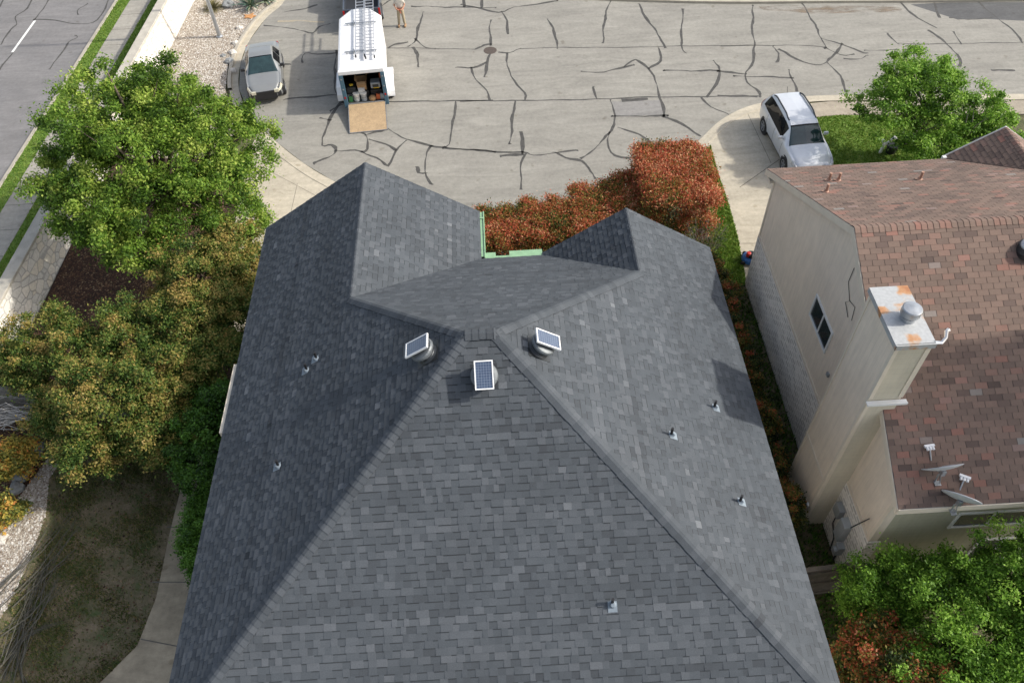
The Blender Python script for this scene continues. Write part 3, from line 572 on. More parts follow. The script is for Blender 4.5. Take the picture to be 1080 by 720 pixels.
def hip_caps(mb,P,Q,nl,nr,wd=.15,e=.145,seed=0,lift=.02,t0=.55):
    """P low end, Q high end; nl/nr outward normals of both planes"""
    rd=random.Random(seed); P=Vector(P);Q=Vector(Q); d=(Q-P); L=d.length; d.normalize(); nl=Vector(nl).normalized(); nr=Vector(nr).normalized()
    sl=nl.cross(d).normalized(); sr=nr.cross(d).normalized()
    m_=(nl+nr).normalized()
    # directions pointing down each plane away from the hip line
    if sl.dot(nr)>0: sl=-sl
    if sr.dot(nl)>0: sr=-sr
    s=0
    while s<L-.02:
        a=P+d*s; b_=P+d*min(s+e*1.04,L); h0=lift+.012; h1=lift+.002; t=t0+rd.gauss(0,.1); w=wd*rd.uniform(.95,1.05)
        A=[a+sl*w+nl*h0,a+sl*w*.15+nl*(h0+.004),a+sr*w*.15+nr*(h0+.004),a+sr*w+nr*h0]; B_=[b_+sl*w+nl*h1,b_+sl*w*.15+nl*(h1+.004),b_+sr*w*.15+nr*(h1+.004),b_+sr*w+nr*h1]
        for i in range(3): mb.face([A[i],A[i+1],B_[i+1],B_[i]],t)
        A0=[a+sl*w,a+m_*.0,a+sr*w]
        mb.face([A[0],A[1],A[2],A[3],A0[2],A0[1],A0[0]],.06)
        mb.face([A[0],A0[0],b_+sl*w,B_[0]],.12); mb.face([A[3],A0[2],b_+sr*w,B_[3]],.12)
        s+=e
def slab(mb,P3,th=.14,t=.5,m=0):
    P=[Vector(p) for p in P3]; n=(P[1]-P[0]).cross(P[2]-P[0])
    if n.z<0: P=P[::-1]
    Q=[p-Vector((0,0,th)) for p in P]; N=len(P)
    mb.mesh(P+Q,[tuple(range(N)),tuple(range(2*N-1,N-1,-1))]+[(i+N,(i+1)%N+N,(i+1)%N,i) for i in range(N)],t,m)
HE=5.2; x0,x1,s_,xp1,Yp,xA,YA,xD,YD,sf,sn=-7.072,6.072,.659,-.791,10.42,-3.682,18.603,3.505,16.663,.646,.634
xp2=x1-(xp1-x0); hp=HE+s_*(xp1-x0); Yn=Yp-(hp-HE)/sn; YB=Yp+(xp1-xA)*s_/sf; YE=Yp+(xD-xp2)*s_/sf; Yf=16.554; zf=hp-sf*(Yf-Yp)
zA=HE+(xA-x0)*s_; zD=HE+(x1-xD)*s_; Xr=xA+(zA-zf)/s_; X2=xD-(zD-zf)/s_
P1=(xp1,Yp,hp);P2=(xp2,Yp,hp);A=(xA,YA,zA);Bp=(xA,YB,zA);Dp=(xD,YD,zD);Ep=(xD,YE,zD);C1=(x0,Yn,HE);C2=(x1,Yn,HE)
V1=(Xr,Yf,zf);V2=(X2,Yf,zf)
house=thing('grey_roof_house','two storey house under the large charcoal shingle hip roof in the middle','house',(-.5,11,0))
planes=[[C1,(x0,YB,HE),Bp,P1],[(x0,YB,HE),(x0,YA,HE),A,Bp],[C2,P2,Ep,(x1,YE,HE)],[(x1,YE,HE),Ep,Dp,(x1,YD,HE)],[C1,P1,P2,C2],[P1,P2,Ep,V2,V1,Bp],[A,Bp,V1,(Xr,YA,zf)],[Dp,Ep,V2,(X2,YD,zf)]]
seeds=[11,11,12,12,13,14,15,16]
mb=MB()
for P in planes: slab(mb,P,.15)
mb.build('roof_deck','dark_edge',house,world=True)
mb=MB()
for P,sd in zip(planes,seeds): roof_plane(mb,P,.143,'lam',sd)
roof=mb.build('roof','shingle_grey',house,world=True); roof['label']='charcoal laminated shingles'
def pn(P):
    a,b_,c_=[Vector(q) for q in P[:3]]; n=(b_-a).cross(c_-a); return n if n.z>0 else -n
NL,NR,NN,NF=pn(planes[0]),pn(planes[2]),pn(planes[4]),pn(planes[5])
mb=MB()
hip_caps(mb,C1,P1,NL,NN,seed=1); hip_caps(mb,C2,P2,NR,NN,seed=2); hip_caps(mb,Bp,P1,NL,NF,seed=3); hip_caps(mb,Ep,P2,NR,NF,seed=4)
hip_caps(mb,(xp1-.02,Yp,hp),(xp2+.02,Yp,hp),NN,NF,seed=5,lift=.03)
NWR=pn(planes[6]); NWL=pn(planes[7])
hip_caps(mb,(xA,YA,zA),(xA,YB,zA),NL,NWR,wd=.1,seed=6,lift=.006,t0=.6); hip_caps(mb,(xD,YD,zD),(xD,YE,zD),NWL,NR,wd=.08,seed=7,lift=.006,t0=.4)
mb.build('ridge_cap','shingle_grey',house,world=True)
# walls
mb=MB()
def wallbox(mb,x0,x1,y0,y1,z0,z1): mb.prism([(x0,y0),(x1,y0),(x1,y1),(x0,y1)],z0,z1,top=True)
wallbox(mb,x0+.45,x1-.45,Yn+.45,16.1,-.02,5.03); wallbox(mb,x0+.45,Xr-.15,16.1,YA-.3,-.02,5.03); wallbox(mb,X2+.15,x1-.45,16.1,YD-.25,-.02,5.03)
# gables
for xl,xr_,xm,zm,y in ((x0+.45,Xr-.15,xA,zA-.16,YA-.3),(X2+.15,x1-.45,xD,zD-.16,YD-.25)):
    mb.face([(xl,y,5.03),(xr_,y,5.03),(xm,y,zm-.05)])
mb.build('wall','white_brick',house,world=True)
mb=MB()
for a,b_ in (((x0+.0,Yn,HE),(x0,YA,HE)),((x1,Yn,HE),(x1,YD,HE))):
    sgn=-1 if a[0]<0 else 1; mb.box(min(a[0],a[0]+sgn*.02),max(a[0],a[0]+sgn*.02),Yn,b_[1],HE-.17,HE-.012)
for xa,za,ya,xb,zb in ((x0,HE,YA,xA,zA),(xA,zA,YA,Xr,zf),(X2,zf,YD,xD,zD),(xD,zD,YD,x1,HE)):
    mb.mesh([(xa,ya+.0015,za-.012),(xb,ya+.0015,zb-.012),(xb,ya+.0015,zb-.2),(xa,ya+.0015,za-.2),(xa,ya+.02,za-.012),(xb,ya+.02,zb-.012),(xb,ya+.02,zb-.2),(xa,ya+.02,za-.2)],[(4,5,6,7),(0,1,5,4),(3,2,6,7)])
mb.box(x0,x1,Yn-.02,Yn-.001,HE-.17,HE-.012)
mb.build('fascia','dark_edge',house,world=True)
mb=MB(); mb.box(x0+.02,x1-.02,Yn+.02,16.0,5.04,5.055); mb.box(x0+.02,Xr,16.0,YA-.02,5.045,5.06); mb.box(X2,x1-.02,16.0,YD-.02,5.045,5.06); mb.build('soffit','cream_paint',house,world=True)
# mint coloured gutters on the inner eaves
mb=MB(); mb.box(Xr+.005,Xr+.1,Yf+.02,YA-.02,zf-.13,zf-.01); mb.box(Xr+.1,Xr+.13,Yf+.02,YA-.02,zf-.13,zf+.02); mb.box(Xr+.0,Xr+.13,YA-.35,YA-.3,zf-.14,zf+.03); mb.build('gutter','mint_trim',house,world=True)
mb=MB(); mb.box(Xr-.0,X2+.02,Yf+.005,Yf+.1,zf-.14,zf-.01); mb.box(Xr+.0,Xr+.42,Yf+.1,Yf+.26,zf-.14,zf-.02); mb.box(X2-.95,X2+.0,Yf+.1,Yf+.28,zf-.14,zf-.015); mb.build('gutter','mint_trim',house,world=True)
mb=MB(); mb.box(-7.2,-7.1,11.25,13.4,4.93,5.13); mb.build('eave_board','cream_paint',house,world=True)
def window(parent,axis,pos,a0,a1,z0,z1,frame='white_trim',split='v',pane='window_dark',out=1):
    """axis 'x': window in plane x=pos facing out*x ; spans a along y"""
    f=MB();p=MB(); t=.06
    def bx(mb,a,b_,c_,d_,o0,o1):
        lo,hi=sorted((pos+out*o0,pos+out*o1))
        if axis=='x': mb.box(lo,hi,a,b_,c_,d_)
        else: mb.box(a,b_,lo,hi,c_,d_)
    bx(f,a0-t,a1+t,z1,z1+t,-.02,.04);bx(f,a0-t,a1+t,z0-t,z0,-.02,.04);bx(f,a0-t,a0,z0,z1,-.02,.04);bx(f,a1,a1+t,z0,z1,-.02,.04)
    mid=(a0+a1)/2; bx(f,mid-.025,mid+.025,z0,z1,-.02,.03)
    bx(p,a0,a1,z0,z1,-.02,.008)
    wf=f.build('window',frame,parent,world=True); pp=p.build('pane',pane,wf,world=False); return wf
for y in (6.5,10.5,13.8): window(house,'x',x0+.45,y,y+1.1,3.2,4.4,out=-1); window(house,'x',x1-.45,y,y+1.1,3.2,4.4,out=1)
for x in (-5,-1.5,2.5): window(house,'y',Yn+.45,x,x+1.2,3.2,4.4,out=-1)
mb=MB(); mb.box(-6.1,-1.3,YA-.3,YA-.25,.05,2.2)
for k in range(1,4): mb.box(-6.1,-1.3,YA-.25,YA-.24,.05+k*.54,.07+k*.54)
mb.build('garage_door','white_trim',house,world=True)
mb=MB(); mb.box(-.1,.9,16.1,16.15,.1,2.2); fd=mb.build('front_door','fence_wood',house,world=True)
# ------------------------------------------------------------------ solar vents and pipes
def plane_z(kind,x,y):
    if kind=='near': return hp-sn*(Yp-y)
    if kind=='right': return HE+s_*(x1-x)
    if kind=='left': return HE+s_*(x-x0)
def solar_vent(label,kind,x,y,paz,tilt=24,drop=0):
    z=plane_z(kind,x,y); n={'near':NN,'right':NR,'left':NL}[kind].normalized()
    t=thing('solar_roof_vent',label,'roof vent',(x,y,z),0,'solar powered vents near the roof peak')
    q=n.to_track_quat('Z','Y').to_matrix().to_4x4()
    mb=MB(); mb.box(-.26,.26,-.26,.26,.016,.022,M=q); mb.lathe((0,0,0),[(.24,.02),(.2,.05),(.19,.07)],28,M=q); mb.build('flashing','dark_metal',t)
    mb=MB(); mb.lathe((0,0,0),[(.17,.07),(.17,.13),(.24,.14),(.27,.17),(.275,.21),(.26,.245),(.2,.265),(.05,.275)],32,M=q); mb.build('hood','vent_grey',t,smooth=False)
    up=(Vector((0,0,1))-n*n.z).normalized(); ac=up.cross(n)
    M=Matrix((( ac.x,up.x,n.x,0),(ac.y,up.y,n.y,0),(ac.z,up.z,n.z,0),(0,0,0,1)))
    M=Matrix.Translation(n*.37+up*drop)@M@Matrix.Rotation(paz,4,'Z')@Matrix.Rotation(rad(tilt),4,'X')
    fr=MB(); W,H,T=.185,.285,.024
    for a,b_,c_,d_ in ((-W,W,-H,-H+T),(-W,W,H-T,H),(-W,-W+T,-H+T,H-T),(W-T,W,-H+T,H-T)): fr.box(a,b_,c_,d_,-.02,.02)
    fo=fr.build('solar_panel','white_frame',t); fo.matrix_local=M
    pm=MB(); pm.box(-W+T,W-T,-H+T,H-T,-.012,.008); po=pm.build('solar_cells','solar_cells',fo)
    bm=MB(); bm.tube([q@Vector((0,0,.25)),M@Vector((0,0,-.02))],.022,8); bm.tube([q@Vector((0,.1,.25)),M@Vector((0,.14,-.02))],.012,6); bm.build('bracket','dark_metal',t)
    return t
solar_vent('round grey vent with upright blue solar panel on the near slope below the peak','near',-.46,9.67,0,3)
solar_vent('round grey vent with slanted solar panel on the left slope','left',-1.6,10.36,0,0)
solar_vent('round grey vent with slanted solar panel on the right slope','right',.66,10.36,0,0)
bpy.context.view_layer.update()
def pipe(label,x,y,z,n,h=.28,r=.03,matl='black_plastic',base='lead_grey',group='vent pipes through the grey roof',down=None,sc=.82):
    t=thing('vent_pipe',label,'vent pipe',(x,y,z),0,group); n=Vector(n).normalized(); q=n.to_track_quat('Z','Y').to_matrix().to_4x4()
    mb=MB(); mb.lathe((0,0,0),[(.1*sc,.018),(.07*sc,.05),(.045*sc,.11)],16,M=q)
    v=Vector((0,0,1))-n*n.z; v.normalize(); u=n.cross(v)
    a=[u*.11*sc-v*.18*sc,u*.11*sc+v*.06,-u*.11*sc+v*.06,-u*.11*sc-v*.18*sc]; mb.mesh([p+n*.018 for p in a]+[p+n*.024 for p in a],[(0,1,2,3),(4,5,6,7),(0,1,5,4),(1,2,6,5),(2,3,7,6),(3,0,4,7)])
    mb.build('flashing',base,t)
    mb=MB(); mb.tube([(0,0,.02),(0,0,h)],[r,r],12); mb.build('pipe',matl,t); return t
pipe('short grey vent pipe low on the near slope',1.75,5.85,plane_z('near',0,5.85),NN,h=.24)
for lb,x,y in (('vent pipe nearest the right eave high on the right slope',4.76,10.48),('vent pipe on the right slope closest to the hip',3.43,9.25),('lowest vent pipe on the right slope',4.8,8.05)): pipe(lb,x,y,plane_z('right',x,y),NR)
for lb,x,y in (('right-hand one of the pipe pair on the left slope',-4.47,11.95),('left-hand one of the pipe pair on the left slope',-4.71,11.75),('lone vent pipe lower down the left slope',-5.12,9.34)): pipe(lb,x,y,plane_z('left',x,y),NL,h=.26)
# ------------------------------------------------------------------ neighbour house
NX=8.75; WX=8.92; RY=14.34; RZ=7.88; EF=20.37; EFz=4.93; EB=8.3; EBz=4.74; NXR=30
nb=thing('brown_roof_house','cream sided two storey house with red-brown shingle roof on the right','house',(15,14,0))
k1=(RZ-EFz)/(EF-RY); k2=(RZ-EBz)/(RY-EB)
WY=20.45;WXa=16.1;WZ=5.97; sw_=.66
YW=RY+(RZ-WZ)/k1; XL=WXa-(WZ-EFz)/sw_
fr=[(NX,RY,RZ),(NXR,RY,RZ),(NXR,EF,EFz),(NX,EF,EFz)]; bk=[(NX,EB,EBz),(NXR,EB,EBz),(NXR,RY,RZ),(NX,RY,RZ)]
wl=[(XL,EF+.02,EFz+.012),(WXa,YW,WZ+.012),(WXa,WY,WZ+.012),(XL,WY,EFz+.012)]; XR2=2*WXa-XL
wr=[(WXa,YW,WZ+.012),(XR2,EF+.02,EFz+.012),(XR2,WY,EFz+.012),(WXa,WY,WZ+.012)]
mb=MB()
for P in (fr,bk,wl,wr): slab(mb,P,.12)
mb.build('roof_deck','dark_edge',nb,world=True)
mb=MB()
for P,sd in ((fr,31),(bk,32),(wl,33),(wr,34)): roof_plane(mb,P,.15 if sd<33 else .15,'tab',sd)
mb.build('roof','shingle_red',nb,world=True)
mb=MB(); hip_caps(mb,(NX,RY,RZ),(NXR,RY,RZ),pn(fr),pn(bk),wd=.16,e=.15,seed=41,t0=.62,lift=.012); hip_caps(mb,(WXa,YW,WZ+.012),(WXa,WY,WZ+.012),pn(wl),pn(wr),wd=.14,e=.15,seed=42,t0=.6,lift=.01); mb.build('ridge_cap','shingle_red',nb,world=True)
# side wall: gable polygon upper (siding) and brick below 2.45
zs=2.4
mb=MB()
yb0,yb1=8.62,19.95
def roofz(y): return (RZ-(RY-y)*k2 if y<RY else RZ-(y-RY)*k1)-.15
poly=[(yb0,zs),(yb1,zs),(yb1,roofz(yb1)),(RY,roofz(RY)),(yb0,roofz(yb0))]
mb.face([(WX,y,z) for y,z in poly][::-1]); mb.face([(WX+.2,y,z) for y,z in poly])
mb.face([(WX,yb0,zs),(WX+.2,yb0,zs),(WX+.2,yb0,roofz(yb0)),(WX,yb0,roofz(yb0))]); mb.face([(WX,yb1,zs),(WX+.2,yb1,zs),(WX+.2,yb1,roofz(yb1)),(WX,yb1,roofz(yb1))])
mb.build('side_wall','siding_cream',nb,world=True)
mb=MB(); mb.prism([(WX-.03,yb0-.02),(WX+.3,yb0-.02),(WX+.3,yb1+.02),(WX-.03,yb1+.02)],-.02,zs-.02); mb.build('brick_base','white_brick',nb,world=True)
mb=MB(); mb.box(WX-.035,WX+.02,yb0,yb1,zs-.02,zs+.07)
mb.box(WX-.02,WX+.02,yb1-.1,yb1+.01,zs+.07,roofz(yb1)+.02); mb.box(WX-.02,WX+.02,yb0-.01,yb0+.09,zs+.07,roofz(yb0)+.02)
mb.build('trim_board','cream_paint',nb,world=True)
mb=MB()
for ya,za,yb_,zb in ((EF,EFz,RY,RZ),(EB,EBz,RY,RZ)):
    mb.mesh([(NX-.02,ya,za-.01),(NX-.02,yb_,zb-.01),(NX-.02,yb_,zb-.22),(NX-.02,ya,za-.22),(NX+.02,ya,za-.01),(NX+.02,yb_,zb-.01),(NX+.02,yb_,zb-.22),(NX+.02,ya,za-.22)],[(0,1,2,3),(4,5,6,7),(0,1,5,4),(3,2,6,7),(0,3,7,4)])
mb.build('rake_board','cream_paint',nb,world=True)
mb=MB(); mb.box(NX,XL,EF+.001,EF+.03,EFz-.2,EFz-.012); mb.build('fascia','cream_paint',nb,world=True); mb=MB(); mb.box(NX,NXR,EB-.03,EB-.001,EBz-.2,EBz-.012)
mb.build('fascia','cream_paint',nb,world=True); mb=MB(); mb.box(NX+.02,WX+.1,EF-.45,EF,EFz-.22,EFz-.14); mb.build('eave_return','cream_paint',nb,world=True)
mb=MB(); mb.box(XL-.06,XL+.5,WY-.1,WY+.02,EFz-.1,EFz+.06); mb.mesh([(XL-.05,WY+.02,EFz-.06),(WXa,WY+.02,WZ-.02),(XR2,WY+.02,EFz-.06),(XR2,WY+.02,EFz-.2),(WXa,WY+.02,WZ-.16),(XL-.05,WY+.02,EFz-.2),(XL-.05,WY+.05,EFz+.01),(WXa,WY+.05,WZ+.03),(XR2,WY+.05,EFz+.01)],[(0,1,4,5),(1,2,3,4),(6,7,1,0),(7,8,2,1)]); mb.build('gable_trim','white_trim',nb,world=True)
mb=MB(); mb.prism([(WX+.2,yb0),(NXR-.3,yb0),(NXR-.3,19.8),(WX+.2,19.8)],-.02,4.4); mb.prism([(XL+.3,19.8),(XR2-.3,19.8),(XR2-.3,WY-.25),(XL+.3,WY-.25)],-.02,4.6)
mb.face([(XL+.3,WY-.25,4.6),(XR2-.3,WY-.25,4.6),(WXa,WY-.25,WZ-.3)])
mb.build('rear_wall','siding_rear',nb,world=True)
mb=MB(); mb.box(WX+.02,NXR-.3,EB+.03,yb0-.02,EBz-.17,EBz-.15); mb.build('soffit','cream_paint',nb,world=True)
# side window (two sliding panes)
window(nb,'x',WX,13.68,15.05,3.85,4.6,out=-1,frame='white_trim')
window(nb,'y',yb0,10.75,12.5,3.0,3.65,out=-1,frame='white_trim',pane='window_dark'); window(nb,'y',yb0,12.8,14.5,3.0,3.65,out=-1)
window(nb,'y',yb0,11.9,13.1,.9,2.1,out=-1)
mb=MB(); mb.box(WX-.06,WX,13.0,13.12,3.5,3.62); mb.build('wall_light','grey_box',nb,world=True)
mb=MB()
pts=[(WX-.02,13.9,6.9),(WX-.02,13.9,6.4),(WX-.03,13.5,6.1),(WX-.03,13.65,5.9),(WX-.02,13.3,5.7)]
mb.tube(pts,.009,6); mb.tube([(WX-.02,13.5,6.1),(WX-.02,13.2,6.2),(WX-.02,13.1,5.8)],.008,6); mb.build('cable','black_plastic',nb,world=True)
# chimney
cx0,cx1,cy0,cy1,cz=8.27,9.0,10.33,11.93,8.25
ch=MB(); ch.box(cx0,WX-.001,cy0,cy1,-.02,zs+.9); ch.box(cx0,9.02,cy0,cy1,zs+.9,cz-.02)
chm=ch.build('chimney',['siding_chimney','siding_chimney_lap'],nb,world=True)
for pl in chm.data.polygons:
    if abs(pl.normal.y)>.9: pl.material_index=1
mb=MB()
for a,b_ in ((cx0-.02,cx0+.07),(8.93,9.04)): mb.box(a,b_,cy0-.02,cy0-.001,6.3,cz-.05)
for yy in (cy0+.0,cy1-.08): mb.box(cx0-.02,cx0-.001,yy,yy+.08,-.0,cz-.05)
mb.box(cx0-.001,cx0+.08,cy0-.02,cy0-.001,0,6.15); mb.box(cx0-.03,cx0-.003,cy0-.01,cy1+.01,2.4,2.5)
mb.build('corner_board','cream_paint',chm,world=False)
mb=MB(); mb.box(cx0-.06,9.14,cy0-.13,cy0-.023,6.2,6.23); mb.box(cx0-.06,9.14,cy0-.15,cy0-.13,6.18,6.25); mb.build('flashing_ledge','white_trim',chm,world=False)
mb=MB(); mb.box(cx0-.05,9.07,cy0-.05,cy1+.05,cz-.04,cz+.02); mb.box(cx0-.06,9.08,cy0-.06,cy0-.05,cz-.12,cz+.02); mb.box(cx0-.06,cx0-.05,cy0-.06,cy1+.06,cz-.12,cz+.02); mb.box(cx0-.03,9.05,cy0-.03,cy0-.02,cz+.02,cz+.05)
mb.build('chimney_cap','rusty_cap',chm,world=False)
fl=MB(); cc=(8.72,11.02,cz); fl.lathe(cc,[(.17,.02),(.17,.12),(.14,.13),(.14,.17),(.21,.18),(.21,.34),(.19,.36),(.03,.375)],28); fl.build('flue_cap','galvanised',chm,world=False)
mb=MB(); mb.tube([(9.05,cy0+.0,cz-.0),(9.2,cy0-.0,cz-.02),(9.32,cy0+.1,cz+.02),(9.38,cy0+.25,cz+.05),(9.45,cy0+.3,cz+.02)],[.045,.04,.035,.04,.05],6); mb.build('loose_strap','aluminium',chm,world=False)
# meters and boxes on the side wall (part of house)
mb=MB(); mb.box(WX-.2,WX-.03,9.78,10.12,1.35,1.75); mb.build('utility_box','grey_box',nb,world=True,bevel=.02)
mb=MB(); mb.box(WX-.24,WX-.03,9.28,9.62,1.0,1.8); mb.build('meter_box','pale_box',nb,world=True,bevel=.02)
mb=MB(); mb.box(WX-.22,WX-.03,9.1,9.3,.55,.95); mb.lathe((WX-.25,9.2,.75),[(.09,-.05),(.09,.05)],16,M=Matrix.Rotation(rad(90),4,'Y')); mb.build('electric_meter','pale_box',nb,world=True)
mb=MB(); mb.tube([(WX-.1,9.95,1.35),(WX-.12,9.9,.9),(WX-.1,9.6,.6),(WX-.08,9.5,0)],.02,6); mb.tube([(WX-.08,8.95,3.0),(WX-.05,9.2,2.2),(WX-.08,9.3,1.8)],.015,6); mb.tube([(WX-.1,9.2,.55),(WX-.1,9.2,0)],.03,8); mb.build('conduit','dark_metal',nb,world=True)
mb=MB(); mb.box(cx0-.06,cx0-.001,10.4,10.52,.9,1.02); mb.build('outlet_box','white_trim',nb,world=True)
# neighbour roof pipes
NFn=pn(fr)
def nfz(y): return RZ-(y-RY)*k1
for lb,x,y in (('left one of the two copper-coloured pipes near the front eave',9.97,18.58),('right one of the two copper-coloured pipes near the front eave',10.23,18.52),('short copper-coloured pipe below the pair, nearest the gable',9.39,17.43),('copper-coloured pipe standing alone on the front slope further right',12.47,18.13)):
    pipe(lb,x,y,nfz(y),NFn,h=.3,r=.04,matl='copper_pipe',base='copper_pipe',group='copper-coloured pipes on the brown roof')
t=thing('turbine_vent','dark round roof vent with pale dome at the right picture edge','roof vent',(12.9,13.55,RZ-(RY-13.55)*k2))
mb=MB(); mb.lathe((0,0,-.05),[(.3,0),(.3,.12),(.26,.22),(.29,.24)],24); mb.build('vent_base','black_plastic',t)
mb=MB(); mb.lathe((0,0,.19),[(.26,0),(.25,.05),(.18,.11),(.05,.14)],24); mb.build('dome','dish_grey',t,smooth=True)
# satellite dishes
def dish(label,x,y,z,az,el,r=.36):
    t=thing('satellite_dish',label,'satellite dish',(x,y,z),0,'satellite dishes on the brown roof')
    mb=MB(); mb.obox((0,0,.03),.14,.22,.02); mb.tube([(-.04,0,.03),(-.06,.02,.3),(0,0,.42)],.02,8); mb.tube([(.05,-.06,.03),(0,0,.3)],.012,6); mb.obox((0,0,.42),.09,.09,.16); mb.build('mount','galvanised',t)
    M=Matrix.Translation((0,0,.46))@Matrix.Rotation(az,4,'Z')@Matrix.Rotation(el,4,'X')
    prof=[(r*k_/8,(r*k_/8)**2*.42) for k_ in range(1,9)]; prof=[(.01,0)]+prof+[(r,prof[-1][1]-.014)]+[(r*k_/8,(r*k_/8)**2*.42-.014) for k_ in range(7,0,-1)]
    mb=MB(); n=40; vs=[];fs=[]
    for rr,zz in prof:
        for k_ in range(n): w=2*math.pi*k_/n; vs.append(M@Vector((rr*math.cos(w),rr*1.08*math.sin(w),zz+.05)))
    for i in range(len(prof)-1):
        for k_ in range(n): fs.append((i*n+k_,i*n+(k_+1)%n,(i+1)*n+(k_+1)%n,(i+1)*n+k_))
    mb.mesh(vs,fs); mb.build('reflector','dish_grey',t,smooth=True)
    mb=MB(); mb.tube([M@Vector((0,-r*.2,-.02)),M@Vector((0,-r*1.02,.12)),M@Vector((0,-r*.75,.58))],.018,8); mb.build('feed_arm','galvanised',t)
    mb=MB()
    for dx in (-.07,.0,.07): mb.tube([M@Vector((dx,-r*.75,.6)),M@Vector((dx,-r*.68,.52))],.03,10)
    mb.obox(M@Vector((0,-r*.75,.62)),.24,.06,.05,az); mb.build('receiver','white_frame',t); return t
dish('grey satellite dish seen edge-on, higher up on the brown roof',9.72,8.8,4.98,rad(185),rad(62),.43)
dish('tilted satellite dish hanging at the rear eave over the window',10.0,8.22,4.62,rad(150),rad(60),.42)
# ------------------------------------------------------------------ fences
def fence(name,label,a,b_,h,matl,rails=3,board=.14,planks_h=False):
    t=thing(name,label,'fence',(a[0],a[1],0)); A_=Vector((a[0],a[1],0));B_=Vector((b_[0],b_[1],0)); d=B_-A_; L=d.length; an=math.atan2(d.y,d.x); mb=MB(); rd=random.Random(5)
    s=0; k_=0
    if planks_h:
        for z in np.arange(.1,h,.17): mb.obox(A_+d*.5+Vector((0,0,z+.07)),L,.02,.15,an+rd.uniform(-.004,.004))
    else:
        while s<L: mb.obox(A_+d.normalized()*(s+board/2)+Vector((0,0,h/2+rd.uniform(-.01,.01))),board-.01,.02,h,an); s+=board
    mb.build('board',matl,t,world=True)
    mb=MB(); nrm=Vector((-d.y,d.x,0)).normalized()
    for z in np.linspace(.25,h-.2,rails): mb.obox(A_+d*.5-nrm*.035+Vector((0,0,z)),L,.045,.09,an)
    mb.obox(A_+d*.5+Vector((0,0,h+.02)),L,.12,.035,an)
    mb.build('rail',matl,t,world=True)
    n=int(L/2.2)+1
    for i in range(n+1):
        p=A_+d*(i/n)-nrm*.1; pb=MB(); pb.obox(p+Vector((0,0,h/2+.0)),.1,.1,h,an); pb.build('post',matl,t,world=True)
    return t
fence('wooden_fence','weathered grey wooden fence running under the photinia trees on the left',(-16.95,15.75),(-6.7,15.45),1.75,'weathered_wood')
fence('side_gate_fence','dark wooden fence closing the gap between the two houses',(5.7,8.1),(8.85,8.3),1.8,'fence_wood')
# ------------------------------------------------------------------ street lamp
lp=thing('metal_pole','tall galvanised metal pole standing in the pale gravel bed by the stone wall','pole',(-13.9,39.46,0))
mb=MB(); mb.tube([(0,0,0),(0.02,-.05,4),(.04,-.1,8.6)],[.1,.085,.06],16); mb.build('shaft','galvanised',lp)
mb=MB(); mb.lathe((0,0,0),[(.17,.0),(.17,.1),(.12,.14)],20); mb.build('base','galvanised',lp)
# ------------------------------------------------------------------ cars
def surf_table(st):
    X=np.array([s[0] for s in st]); rings=[]
    for (x,zb,ws,wb,zbelt,wt,zt) in st:
        zm=zb+(zbelt-zb)*.55
        rings.append([(0,zb),(ws*.86,zb),(ws*.98,zb+.07),(max(ws,wb)*1.005,zm),(wb,zbelt),(wt,zt-.05),(wt*.82,zt-.012),(0,zt)])
    return X,np.array(rings)
def surf(tab,x,r):
    X,Rg=tab; i=int(np.clip(np.searchsorted(X,x)-1,0,len(X)-2)); t=(x-X[i])/(X[i+1]-X[i]); t=min(max(t,0),1); ts=t*t*(3-2*t)*.35+t*.65
    ring=Rg[i]*(1-ts)+Rg[i+1]*ts; s=abs(r); k_=int(min(s,6.999)); f=s-k_
    p0=ring[max(k_-1,0)];p1=ring[k_];p2=ring[k_+1];p3=ring[min(k_+2,7)]; cr_=.5*((2*p1)+(-p0+p2)*f+(2*p0-5*p1+4*p2-p3)*f*f+(-p0+3*p1-3*p2+p3)*f**3)
    q=cr_*.6+(p1*(1-f)+p2*f)*.4
    return Vector(((1 if r>=0 else -1)*q[0],x,q[1]))
def skin_patch(tab,xs,rs,off,mb,t=.5,m=0):
    P=[]
    for x in xs:
        row=[]
        for r in rs:
            p=surf(tab,x,r); e=.02; a=surf(tab,x+e,r)-surf(tab,x-e,r); rr=r+.03*(1 if r<6.9 else -1); b_=surf(tab,x,rr)-p
            if r>=6.9: b_=-b_
            n=a.cross(b_)
            if n.length<1e-9: n=Vector((1 if r>0 else -1,0,0))
            n.normalize(); ctr=Vector((0,x,.7))
            if n.dot(p-ctr)<0: n=-n
            row.append(p+n*off)
        P.append(row)
    ny=len(xs);nx=len(rs); mb.mesh([p for row in P for p in row],[(i*nx+j,i*nx+j+1,(i+1)*nx+j+1,(i+1)*nx+j) for i in range(ny-1) for j in range(nx-1)],t,m)
